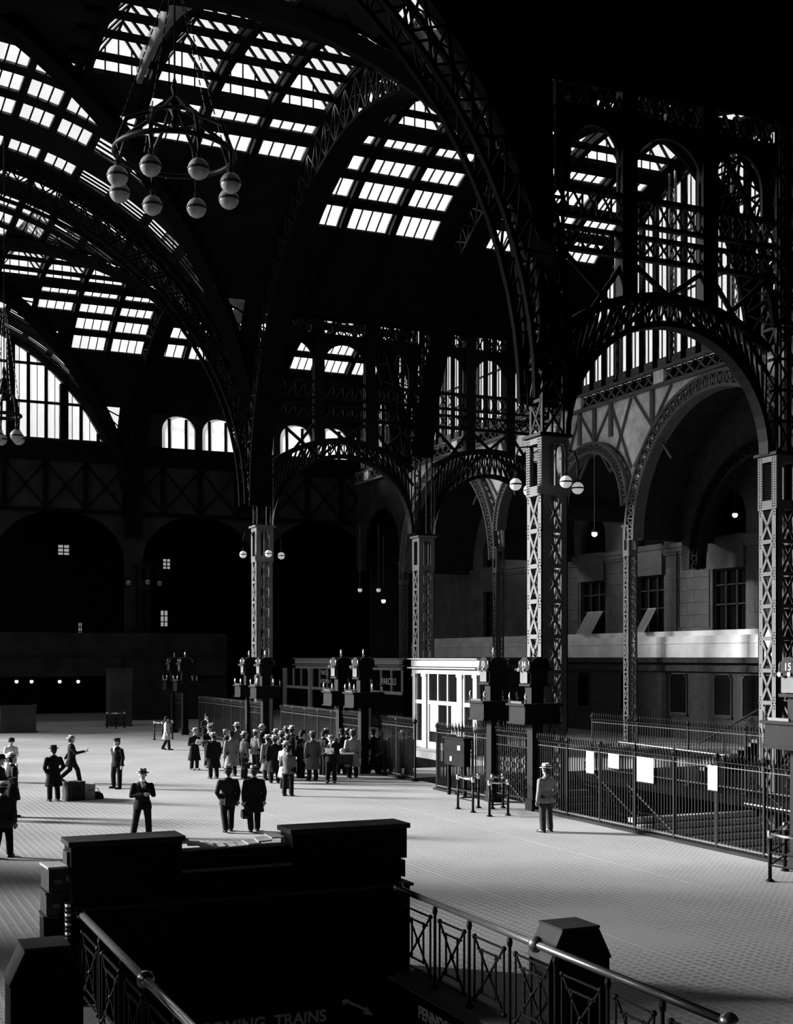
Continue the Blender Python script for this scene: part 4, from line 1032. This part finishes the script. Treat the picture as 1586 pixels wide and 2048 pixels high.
for sx in (kx0-.02, kx1-.0):
    for z0, z1 in ((1.45, 1.7), (1.82, 2.12)): kb(sx-.02, sx+.02, ky+.1, ky+.42, z0, z1, 'side_panel', 'wood_panel')
kb(3.27, 7.58, ky-.02, ky+.06, -2.2, 0, 'stair_end_board', 'soot')
for i in range(9):
    x = 4.56+i*.172; dz = .14-.13*math.sin(math.pi*(i+.5)/9)
    o = MB().box(-.1, .1, -.12, .14, 0, .02).build('magazine', 'paper', None, (x+.02, ky+.33, 2.03+dz*.9)); o.rotation_euler = (R(6), R(random.uniform(-5, 5)), R(random.uniform(-8, 8)))
    tag(o, 'pale magazine on top of the black kiosk, %s of the curved row' % ('leftmost', 'second from left', 'third from left', 'fourth from left', 'middle one', 'fourth from right', 'third from right', 'second from right', 'rightmost')[i], 'magazine', 'magazines on the kiosk top')
st = empty('arrow_sign', (5.6, ky-.0, -.5), 0, 'dim lettered INCOMING TRAINS sign with arrow on the stair wall', 'sign')
MB().box(-2.3, 2.0, -.04, .0, -.22, .3).build('board', 'soot', st)
text('INCOMING  TRAINS', (1.02, -.05, -.03), (R(90), 0, 0), .235, 'lettering_dim', st, align='RIGHT', bold=.006)
am = MB(); am.prism([(1.28, .17), (1.36, .19), (1.62, .05), (1.60, .0), (1.76, -.04), (1.66, .1), (1.64, .08), (1.38, .22), (1.36, .25), (1.27, .24)], 'y', -.055, -.04); am.build('arrow', 'lettering_dim', st)
ps = empty('side_sign', (7.58, 13.0, -.3), 0, 'black band with white capital letters along the right stair wall', 'sign')
MB().box(-.03, .0, -6, 4.5, -.22, .3).build('board', 'soot', ps)
text('PENNSYLVANIA', (-.045, 3.35, .03), (R(90), 0, R(-90)), .24, 'lettering', ps, bold=.006)
def sign_cabinet(x, y, w_, d, h, label):
    r = empty('sign_cabinet', (x, y, 0), 0, label, 'cabinet'); q = w_*.22
    MB().prism([(-w_/2, 0), (w_/2, 0), (w_/2, h-.42), (w_/2-q, h-.02), (-w_/2+q, h-.02), (-w_/2, h-.42)], 'y', -d/2, d/2).build('body', 'wood_dark', r)
    MB().box(-w_/2+q-.03, w_/2-q+.03, -d/2-.03, d/2+.03, h-.03, h).build('top_cap', 'wood_panel', r)
    for s_ in (-1, 1): MB().bar((s_*(w_/2-q), 0, h-.015), (s_*(w_/2+.01), 0, h-.41), d+.04, .025, up=(0,0,1)).build('sloping_cap', 'wood_panel', r)
    m_ = MB(); m_.box(-w_/2+.08, w_/2-.08, -d/2-.02, -d/2, .1, h-.55); m_.build('front_panel', 'wood_dark', r)
    return r
sign_cabinet(8.3, 13.6, .84, .5, 1.5, 'black cabinet with sloping shoulders behind the right railing')
sign_cabinet(2.25, 15.1, .8, .5, 1.5, 'black cabinet with sloping shoulders at the lower left')
# newspaper boxes left of the kiosk
sd = empty('display_stand', (2.74, 17.9, 0), 0, 'low dark stand holding stacked boxes left of the kiosk', 'stand')
m_ = MB(); m_.box(-.2, .16, -.3, .3, .78, .86); m_.build('stand_top', 'wood_panel', sd)
for sx in (-.16, .12):
    for sy in (-.26, .26): MB().box(sx-.03, sx+.03, sy-.03, sy+.03, 0, .78).build('leg', 'wood_dark', sd)
for i, (z0, z1, lb) in enumerate(((.86, 1.28, 'tall dark case standing lowest of the stack left of the kiosk'), (1.29, 1.6, 'dark box in the middle of the stack left of the kiosk'), (1.61, 1.94, 'wooden crate with pale top, topmost left of the kiosk'))):
    r = empty('crate', (2.78+.01*i, 17.92, z0), R(3*i-2), lb, 'box')
    w_ = .14-.01*i
    MB().box(-w_, w_, -.24, .24, 0, z1-z0-.03).build('body', 'wood_panel' if i else 'wood_dark', r); MB().box(-w_-.015, w_+.015, -.255, .255, z1-z0-.03, z1-z0).build('lid', 'wood_panel' if i < 2 else 'cloth_light', r)
    MB().box(-.05, .05, -.25, -.24, .1, .15).build('handle_plate', 'column_paint', r)
mg = []
for k in range(8):
    o = MB().box(-.03, .03, -.08, .08, 0, .03).build('newspaper', 'paper' if k % 2 else 'cloth_grey', None, (2.915, 17.5, 1.0+k*.062)); tag(o, 'newspaper bundle at the kiosk side, %s in the slatted rack' % ('lowest', 'second from the bottom', 'third from the bottom', 'fourth from the bottom', 'fourth from the top', 'third from the top', 'second from the top', 'topmost')[k], 'newspaper', 'newspapers beside the kiosk')
rk = empty('newspaper_rack', (2.915, 17.5, 0), 0, 'narrow slatted rack of newspapers at the kiosk left side', 'rack')
for z in [.98+k*.062 for k in range(9)]: MB().box(-.045, .045, -.1, .1, z, z+.012).build('shelf', 'wood_dark', rk)
for sx in (-.04, .04): MB().box(sx-.008, sx+.008, .085, .1, 0, 1.5).build('upright', 'wood_dark', rk)
# ------------------------------------------------------------ luggage
def trunk(x, y, w_, d, h, rz, m, label, straps=True, lid='wood_panel'):
    r = empty('suitcase', (x, y, 0), R(rz), label, 'luggage')
    MB().box(-w_/2, w_/2, -d/2, d/2, 0, h*.78).build('body', m, r); MB().box(-w_/2-.01, w_/2+.01, -d/2-.01, d/2+.01, h*.79, h).build('lid', m, r)
    if straps:
        for s_ in (-.3, .3): MB().box(w_*s_-.025, w_*s_+.025, -d/2-.02, d/2+.02, .0, h+.012).build('strap', lid, r)
    MB().tube([(-.08, -d/2-.02, h*.6), (-.06, -d/2-.07, h*.66), (.06, -d/2-.07, h*.66), (.08, -d/2-.02, h*.6)], .012, 6).build('handle', 'leather', r)
    return r
def gbag(x, y, w_, label, cat='bag', rz=0, z=0):
    r = empty('travel_bag', (x, y, z), R(rz), label, cat)
    n = 8; mb = MB(); pr_ = [(-.5, 0), (.5, 0), (.52, .18), (.42, .42), (.2, .56), (-.2, .56), (-.42, .42), (-.52, .18)]
    mb.prism([(u*w_, v*w_) for u, v in pr_], 'y', -w_*.2, w_*.2); mb.build('body', 'leather', r)
    MB().box(-w_*.3, w_*.3, -.02, .02, w_*.55, w_*.6).build('frame', 'rail', r)
    MB().tube([(-w_*.16, 0, w_*.58), (-w_*.12, 0, w_*.82), (w_*.12, 0, w_*.82), (w_*.16, 0, w_*.58)], .014, 6).build('handle', 'leather', r); return r
x, y = gpt(147, 1600); trunk(x, y, .58, .5, .62, 12, 'leather', 'big dark upright trunk, leftmost of the luggage on the floor')
x, y = gpt(161, 1597); gbag(x, y+.25, .5, 'dark leaning leather bag on the right of the big trunk', rz=10)
x, y = gpt(176, 1598); trunk(x, y, .34, .5, .52, 5, 'wicker', 'pale topped case between the two dark bags', False)
x, y = gpt(193, 1598); gbag(x, y, .44, 'dark rounded bag, rightmost of the luggage on the floor')
x, y = gpt(680, 1556); r = empty('luggage_cart', (x, y, 0), R(-20), 'baggage hand cart with pale load among the queue', 'cart')
MB().box(-.5, .5, -.3, .3, .55, .95).build('box_body', 'wood_panel', r); MB().box(-.54, .54, -.34, .34, .95, 1.0).build('lid', 'paper', r)
for sx in (-.42, .42):
    for sy in (-.24, .24): MB().box(sx-.03, sx+.03, sy-.03, sy+.03, 0, .55).build('leg', 'wood_dark', r)
MB().ball((.1, 0, 1.08), .13, 10, .7).build('parcel', 'cloth_light', r)
# ------------------------------------------------------------ people
def remesh(mb, name, vox, m, smooth=2):
    me = mb.mesh('tmp'); ob = bpy.data.objects.new('tmp', me); C.objects.link(ob)
    r = ob.modifiers.new('r', 'REMESH'); r.mode = 'VOXEL'; r.voxel_size = vox
    s_ = ob.modifiers.new('s', 'SMOOTH'); s_.iterations = smooth; s_.factor = .5
    dg = bpy.context.evaluated_depsgraph_get(); dg.update()
    out = bpy.data.meshes.new_from_object(ob.evaluated_get(dg)); out.name = name
    bpy.data.objects.remove(ob); out.materials.clear(); out.materials.append(M[m])
    for p in out.polygons: p.use_smooth = True
    return out
def limb(mb, pts, rs, k=10):
    for p, r in zip(pts, rs): mb.ball(p, r, k)
    for (p, q, a, b) in zip(pts, pts[1:], rs, rs[1:]):
        mb.tube([p, q], [a, b], k)
def rings(mb, rows, k=18):
    """rows: (z, cx, cy, rx, ry)"""
    n0 = len(mb.v)
    for (z, cx, cy, rx, ry) in rows:
        for j in range(k):
            t = 2*math.pi*j/k; mb.v.append((cx+rx*math.cos(t), cy+ry*math.sin(t), z))
    for i in range(len(rows)-1):
        for j in range(k): mb.f.append((n0+i*k+j, n0+i*k+(j+1)%k, n0+(i+1)*k+(j+1)%k, n0+(i+1)*k+j))
    mb.f += [tuple(n0+j for j in range(k))[::-1], tuple(n0+(len(rows)-1)*k+j for j in range(k))]
def hand(mb, w_, d, side):
    """w_: wrist, d: direction to the knuckles, side: +1 right"""
    w_ = Vector(w_); d = Vector(d).normalized(); up = Vector((0, -1, 0)) if abs(d.y) < .8 else Vector((0, 0, 1))
    a = d.cross(up).normalized(); b = a.cross(d)
    k = w_+d*.085
    for s_ in (-.028, -.01, .01, .028): mb.tube([w_+a*s_*.7, k+a*s_], [.016, .015], 8); mb.ball(k+a*s_, .015, 8)
    for s_, L in ((-.033, .062), (-.011, .078), (.011, .074), (.033, .055)):
        p1 = k+a*s_+d*L*.55-b*.004; p2 = p1+d*L*.4-b*.025
        limb(mb, [tuple(k+a*s_), tuple(p1), tuple(p2)], [.0105, .0095, .008], 7)
    t0 = w_+d*.03+a*side*.028; t1 = t0+d*.035+a*side*.03-b*.008; limb(mb, [tuple(t0), tuple(t1), tuple(t1+d*.035-b*.01)], [.014, .012, .009], 7)
ARCH = {}
def person_arch(key, hem=.82, arms='down', legs='stand', lean=0.0, brim=.15, hat='fedora', woman=False, female_hem=None, headyaw=0, headtilt=0, open_coat=0, peplum=.0):
    """unit figure, feet at the origin, facing -y, 1.75 m to the crown of the head"""
    sh = .20 if not woman else .175
    S = {}
    hipw = .095
    if legs == 'stand': LG = [[(-hipw,0,.92), (-.11,-.01,.50), (-.12,.02,.09)], [(hipw,0,.92), (.11,-.01,.50), (.12,.02,.09)]]
    elif legs == 'wide': LG = [[(-hipw,0,.90), (-.15,-.02,.49), (-.21,.05,.09)], [(hipw,0,.90), (.13,-.01,.49), (.15,-.03,.09)]]
    elif legs == 'stride': LG = [[(-hipw,0,.90), (-.10,-.20,.52), (-.10,-.27,.10)], [(hipw,0,.90), (.10,.06,.50), (.10,.38,.17)]]
    else: LG = [[(-hipw,0,.91), (-.10,-.09,.50), (-.10,-.12,.09)], [(hipw,0,.91), (.10,.01,.49), (.10,.17,.12)]]
    shl = [Vector((-sh+.005,0,1.365)), Vector((sh-.005,0,1.365))]
    A = {'down': [(.06,.02,-.27), (.05,-.04,-.52)], 'pocket': [(.09,.05,-.27), (-.02,-.06,-.45)], 'read': [(.05,.0,-.27), (-.07,-.26,-.20)], 'back': [(.07,.09,-.26), (-.10,.16,-.42)],
         'fold': [(.06,-.02,-.27), (-.22,-.17,-.22)], 'chin': [(.06,-.08,-.25), (-.12,-.17,.0)], 'out': [(.05,-.16,-.22), (.0,-.42,-.16)], 'behind': [(.06,.10,-.26), (.08,.22,-.46)]}
    if isinstance(arms, str): arms = (arms, arms)
    AR = []
    for i, s_ in enumerate((-1, 1)):
        e, w_ = A[arms[i]]; p = shl[i]; AR.append([p, p+Vector((s_*e[0], e[1], e[2])), p+Vector((s_*w_[0], w_[1], w_[2]))])
    # body
    b = MB()
    for L in LG: limb(b, L, [.085, .058, .04])
    for L in LG:
        a = Vector(L[2]); limb(b, [tuple(a), (a.x, a.y-.12, a.z-.06)], [.038, .032])
    rings(b, [(.86,0,0,.13,.10), (.95,0,0,.155,.11), (1.08,0,0,.135,.10), (1.25,0,0,.155,.115), (1.38,0,0,.165,.10), (1.44,0,0,.10,.075), (1.47,0,0,.06,.06)])
    limb(b, [(0,.01,1.42), (0,-.005,1.56)], [.058, .054])
    cy_, sy_ = math.cos(headyaw), math.sin(headyaw)
    H = lambda x, y, z: ((x*cy_-y*sy_), (x*sy_+y*cy_)-.01-headtilt*(z-1.5)*.6, z-headtilt*(-y)*.4)
    for (x, y, z, r_, q_) in ((0,0,1.655,.083,1.2), (0,.025,1.67,.085,1.0), (0,-.03,1.59,.052,1.0)): b.ball(H(x,y,z), r_, 14, q_)
    b.tube([H(0,-.085,1.665), H(0,-.108,1.63)], [.009, .016], 6); b.ball(H(0,-.103,1.63), .015, 8)
    b.tube([H(-.022,-.083,1.59), H(.022,-.083,1.59)], .008, 6); b.ball(H(0,-.07,1.555), .025, 8)
    for s_ in (-1, 1): b.ball(H(s_*.084,.01,1.64), .022, 8, 1.5); b.ball(H(s_*.03,-.078,1.665), .012, 8); b.tube([H(s_*.015,-.09,1.685), H(s_*.05,-.078,1.685)], .006, 5)
    for i, s_ in enumerate((-1, 1)):
        limb(b, [tuple(v) for v in AR[i]], [.05, .038, .026]); d = (AR[i][2]-AR[i][1]).normalized(); hand(b, AR[i][2], d, -s_)
    S['body'] = remesh(b, 'body', .0105, 'skin', 1)
    # trousers / skirt
    t = MB()
    for L in LG: limb(t, [L[0], L[1], (L[2][0], L[2][1], L[2][2]+.015)], [.108, .082, .075], 12)
    rings(t, [(.84,0,0,.13,.11), (.92,0,0,.17,.125), (1.04,0,0,.155,.12)])
    S['trousers'] = remesh(t, 'trousers', .02, 'cloth_dark')
    # coat
    c = MB(); f = max(0, (1.0-hem)); fl_ = .06*f/.5
    rows = [(hem, 0, .01, .185+fl_*1.2, .14+fl_*1.2), (hem+.12 if hem < .8 else hem+.03, 0, .01, .18+fl_, .138+fl_), (.95, 0, 0, .178, .135), (1.08, 0, -.01, .162, .13), (1.2, 0, -.005, .178, .135), (1.34, 0, 0, .205, .13), (1.40, 0, .005, .19, .11), (1.435, 0, .007, .13, .095), (1.465, 0, .01, .085, .08), (1.49, 0, .012, .07, .07)]
    rings(c, rows, 22)
    for i in range(2):
        limb(c, [tuple(v) for v in AR[i][:2]] + [tuple(AR[i][1]+(AR[i][2]-AR[i][1])*.93)], [.074, .06, .05], 12)
    if hem < .8:   # vent folds
        for x in (-.1, .0, .11): limb(c, [(x, .15+fl_, hem+.03), (x*.8, .13, hem+.3)], [.03, .015], 6)
    S['coat'] = remesh(c, 'coat', .017, 'cloth_dark')
    # shoes
    for i, L in enumerate(LG):
        a = Vector(L[2]); s2 = MB(); z = a.z-.05; tilt = .05 if a.z > .11 else 0
        limb(s2, [(a.x, a.y+.03, z+tilt*.5), (a.x, a.y-.07, z-.005), (a.x, a.y-.17, z-.01-tilt)], [.045, .042, .036], 10)
        s2.box(a.x-.035, a.x+.035, a.y-.19, a.y+.07, z-.042, z-.015); S['shoe%d' % i] = remesh(s2, 'shoe', .014, 'shoe', 1)
    # hat + hair
    hr = MB(); hr.ball(H(0,.03,1.665), .096, 14, 1.05); hr.ball(H(0,.05,1.60), .07, 12); S['hair'] = remesh(hr, 'hair', .016, 'hair', 1)
    hx, hy, hz = H(0, .01, 1.715)
    hm = MB(); hb = None
    if hat == 'fedora':
        hm.lathe([(.088, -.012), (brim, -.022), (brim+.004, -.012), (.095, .004), (.096, .05), (.088, .10), (.05, .112), (.0, .098)], (0,0,0), 20); hb = [(.098, .004), (.1, .035)]
    elif hat == 'boater':
        hm.lathe([(.088, -.01), (brim+.01, -.012), (brim+.01, -.002), (.094, .002), (.094, .085), (.0, .088)], (0,0,0), 20); hb = [(.096, .006), (.097, .045)]
    elif hat == 'cap':
        hm.lathe([(.095, -.02), (.098, .01), (.115, .05), (.105, .075), (.0, .085)], (0,0,0), 20); hm.prism([(-.07, -.08), (.07, -.08), (.055, -.15), (-.055, -.15)], 'z', -.018, -.006)
    else:
        hm.lathe([(.125, -.07), (.112, -.03), (.105, .03), (.08, .075), (.0, .09)], (0,.01,0), 20)
    if hat == 'fedora':
        for k in range(len(hm.v)):
            x, y, z = hm.v[k]
            if z > .08: hm.v[k] = (x, y, z-.02*max(0, 1-abs(x)/.04))
            if z < 0: hm.v[k] = (x, y, z+.012*abs(x)/brim*1.5-.01*(y < 0))
    me = hm.mesh('hat', True); me.materials.append(M['felt_dark']); S['hat'] = me; S['hatloc'] = (hx, hy, hz)
    if hb: me = MB().lathe(hb, (0,0,0), 20).mesh('hat_band'); me.materials.append(M['felt_dark']); S['band'] = me
    cl = MB(); cl.lathe([(.062, 1.475), (.068, 1.50), (.06, 1.525)], (0, .0, 0), 14); cl.prism([(-.05, 1.49), (.05, 1.49), (.0, 1.28)], 'y', -.135, -.10)
    me = cl.mesh('shirt'); me.materials.append(M['cloth_white']); S['shirt'] = me
    S['AR'] = AR; ARCH[key] = S
person_arch('suit_down', .80, 'down', 'stand')
person_arch('suit_pocket', .78, ('pocket', 'down'), 'stand')
person_arch('suit_read', .80, 'read', 'stand', headtilt=.5)
person_arch('coat_down', .42, 'down', 'stand')
person_arch('coat_pocket', .48, 'pocket', 'stand')
person_arch('coat_read', .42, 'read', 'stand', headtilt=.4)
person_arch('coat_walk', .55, ('down', 'down'), 'walk')
person_arch('suit_walk', .74, ('down', 'pocket'), 'walk')
person_arch('boater_walk', .62, ('out', 'behind'), 'stride', hat='boater', brim=.16)
person_arch('cap_wide', .78, ('behind', 'down'), 'wide', hat='cap')
person_arch('cap_read', .78, 'read', 'stand', hat='cap')
person_arch('fold', .74, ('fold', 'chin'), 'wide', headtilt=.2)
person_arch('woman', .32, 'read', 'stand', woman=True, hat='cloche', headtilt=.5)
def recol(o, m):
    o.material_slots[0].link = 'OBJECT'; o.material_slots[0].material = M[m]
def person(p, y, key, face, label, coat='dark', hat='dark', trousers=None, h=1.0, group=None, paper=None, bag=None, shirt=False, xy=None, band=True):
    """face: heading in degrees, 0 = toward -y, 90 = toward +x"""
    X, Y = xy or gpt(p, y); S = ARCH[key]
    r = empty('person', (X, Y, 0), R(face), label, 'person', group); r.scale = (h*1.13, h*1.13, h)
    bd = put('body', S['body'], r)
    recol(put('trousers', S['trousers'], r), 'cloth_'+(trousers or ('black' if coat in ('black', 'dark') else 'dark')))
    recol(put('coat', S['coat'], r), 'cloth_'+coat)
    put('shoe', S['shoe0'], r); put('shoe', S['shoe1'], r); put('hair', S['hair'], r)
    ht_ = put('hat', S['hat'], r, S['hatloc']); recol(ht_, 'felt_'+hat)
    if 'band' in S and band: put('hat_band', S['band'], ht_)
    if shirt: put('shirt', S['shirt'], r)
    Mx = Matrix.Translation((X, Y, 0)) @ Matrix.Rotation(R(face), 4, 'Z') @ Matrix.Scale(h, 4)
    if paper:
        w0, w1 = S['AR'][0][2], S['AR'][1][2]; c_ = (w0+w1)/2+Vector((0, -.1, .06)); c2 = Mx @ c_
        if paper == 'one': c2 = Mx @ (w0+Vector((0, -.13, .03)))
        o = empty('newspaper', tuple(c2), R(face), paper if paper != 'one' else 'folded paper held out by the striding man in a boater', 'newspaper')
        q = .17 if paper != 'one' else .06
        pm = MB(); pm.bar((-q, .0, .02), (0, -.03, 0), .01, .26 if paper != 'one' else .3, up=(0, -.5, .8)); pm.bar((0, -.03, 0), (q, 0, .02), .01, .26 if paper != 'one' else .3, up=(0, -.5, .8))
        pm.build('sheet', 'paper', o)
    if bag:
        k = S['AR'][bag[0]][2]; d = (S['AR'][bag[0]][2]-S['AR'][bag[0]][1]).normalized(); g_ = Mx @ (k+d*.13)
        gbag(g_.x, g_.y, .42, bag[1], rz=face+90, z=g_.z-.34)
    return r
Q = 'people waiting in the queue at the middle gates'
# loose figures, left to right
person(22, 1565, 'woman', 10, 'woman in a white blouse and dark close hat reading at the left edge', 'white', 'dark', 'grey', .95)
person(24, 1634, 'coat_pocket', 100, 'man in a pale banded hat with a dark coat flaring, left edge', 'black', 'white', h=1.06, shirt=True)
person(-2, 1641, 'coat_read', 60, 'man in a dark cap partly cut by the left frame edge', 'dark', 'dark', h=1.06)
person(6, 1716, 'suit_walk', 150, 'big dark figure walking at the left edge, pale hat lowest of the group', 'charcoal', 'white', h=1.0, trousers='black')
person(107, 1602, 'coat_pocket', 194, 'man in a long black overcoat seen from behind, beside the luggage', 'black', 'dark', h=1.02)
person(143, 1566, 'boater_walk', 78, 'man in a boater striding rightward behind the luggage', 'dark', 'white', h=1.0, paper='one')
person(234, 1577, 'cap_wide', -60, 'uniformed porter in a peaked cap standing with legs apart', 'black', 'dark', h=1.02, shirt=True)
person(285, 1674, 'fold', -14, 'dark suited man with a light banded hat and raised hand, behind the kiosk', 'black', 'grey', h=1.0, shirt=True)
person(456, 1664, 'suit_walk', 178, 'man in a dark suit and felt hat walking away, left of the pair', 'dark', 'grey', h=1.0)
person(508, 1664, 'coat_walk', 172, 'man in a black overcoat carrying a bag, right of the walking pair', 'black', 'grey', h=1.0, bag=(1, 'black handbag carried by the overcoated man walking away'))
person(1092, 1664, 'suit_pocket', 196, 'man in a pale grey suit and light hat standing alone by the fence', 'mid', 'white', 'charcoal', h=1.03)
person(333, 1500, 'coat_walk', 80, 'man in a pale long coat walking before the farthest gate', 'light', 'dark', h=.95)
# queue
person(389, 1540, 'coat_read', 20, 'man in a light round cap and dark coat holding papers, leftmost of the queue', 'black', 'light', group=Q, paper='bright folded papers held by the leftmost man of the queue', h=.98)
person(412, 1496, 'suit_read', 20, 'man with a newspaper standing behind the left end of the queue', 'dark', 'dark', group=Q, paper='newspaper held by the man behind the left end of the queue', shirt=True)
person(418, 1534, 'suit_read', 10, 'man with white collar and grey hat second from the queue left end', 'black', 'grey', group=Q, shirt=True)
person(427, 1557, 'coat_down', 190, 'man in a very long black coat and pale hat, back turned, queue left', 'black', 'light', group=Q, h=1.0)
person(452, 1545, 'cap_read', 70, 'man in profile with a grey cap, right of the long black coat', 'dark', 'grey', group=Q)
person(463, 1552, 'coat_down', 185, 'man in a light grey overcoat and dark hat, back turned', 'mid', 'dark', group=Q, h=1.0)
person(474, 1532, 'suit_down', 190, 'tall man in a white hat behind the light grey overcoat', 'grey', 'white', group=Q, h=1.05)
person(489, 1557, 'suit_down', 95, 'man in a grey suit and light hat in profile facing the gate', 'grey', 'light', group=Q, h=1.02, bag=(0, 'dark bag held low by the grey suited man in profile'))
person(512, 1546, 'cap_read', 110, 'man in a pale grey jacket and flat uniform cap', 'mid', 'light', 'dark', group=Q, h=1.0)
person(524, 1535, 'coat_down', 60, 'man in a light cap looking out from behind the uniform cap', 'dark', 'white', group=Q, h=1.03)
person(535, 1560, 'coat_down', 200, 'man in a pale grey long coat and white hat, back turned, mid queue', 'mid', 'white', group=Q, h=.97)
person(549, 1566, 'coat_down', 175, 'broad man in a black coat with a pale hat and dark band, mid queue', 'black', 'white', group=Q, h=1.0, bag=(0, 'round dark bag hanging beside the broad man in black'))
person(552, 1546, 'suit_down', 190, 'man in a grey hat just behind the broad man in black', 'charcoal', 'light', group=Q)
person(563, 1552, 'suit_down', 150, 'man in a light cap behind the shorter men at the queue centre', 'grey', 'light', group=Q, h=1.0)
person(573, 1540, 'suit_down', 160, 'man in a dark coat and cap at the rear of the queue centre', 'charcoal', 'grey', group=Q, h=1.02)
person(584, 1545, 'coat_down', 120, 'tall man in a white felt hat at the rear of the queue centre', 'dark', 'white', group=Q, h=1.07)
person(576, 1556, 'suit_down', 110, 'man in a mid grey hat before the tall white hat', 'dark', 'grey', group=Q, h=.95)
person(570, 1577, 'coat_read', 120, 'woman in a light coat and white hat beside the short man in brown', 'light', 'white', group=Q, h=.95)
person(576, 1592, 'suit_read', 140, 'man in a grey jacket and dark cap nearest the camera in the queue, reading', 'grey', 'dark', 'black', group=Q, h=.96, paper='white paper read by the nearest man of the queue')
person(602, 1556, 'suit_read', 105, 'man in a black suit and dark hat reading a newspaper in profile', 'black', 'dark', group=Q, h=1.04, paper='open newspaper read by the man in the black suit')
person(625, 1561, 'coat_down', 185, 'man in a long tweed overcoat with a dark hat, back turned', 'grey', 'grey', group=Q, h=1.05)
person(646, 1550, 'suit_read', 100, 'dark figure holding papers right of the tweed overcoat', 'dark', 'dark', group=Q, h=1.0, paper='small white paper in the hands right of the tweed overcoat')
person(653, 1547, 'coat_down', 170, 'man in a dark coat and flat hat behind the baggage cart', 'charcoal', 'grey', group=Q, h=1.02)
person(662, 1566, 'suit_read', -30, 'man in a white banded hat and black suit with papers, left of the cart', 'black', 'light', group=Q, h=1.0, paper='papers held by the man left of the baggage cart', shirt=True)
person(684, 1549, 'coat_down', 150, 'man in a black coat with dark hair hat behind the cart top', 'black', 'dark', group=Q, h=1.03)
person(695, 1548, 'suit_down', 130, 'man with a white collar between the cart and the pale overcoat', 'dark', 'grey', group=Q, h=1.03, shirt=True)
person(705, 1555, 'coat_down', 175, 'man in a pale long overcoat and grey hat, rightmost lit figure of the queue', 'light', 'grey', 'dark', group=Q, h=1.05)
person(746, 1545, 'coat_down', 160, 'dark figure just right of the gate post', 'black', 'dark', group=Q, h=1.0)
person(764, 1548, 'suit_down', 120, 'dark figure near the lit fence bars, second right of the gate post', 'dark', 'dark', group=Q, h=.98)
person(787, 1548, 'coat_down', 200, 'dark figure in a long coat beside the glowing fence bars', 'black', 'dark', group=Q, h=1.03)
person(806, 1550, 'coat_down', 170, 'figure with a lit edge and pale hat in the shadow by the fence end', 'dark', 'light', group=Q, h=1.0)
person(820, 1547, 'suit_down', 90, 'rightmost dark figure of the crowd at the fence corner', 'black', 'dark', group=Q, h=1.0)
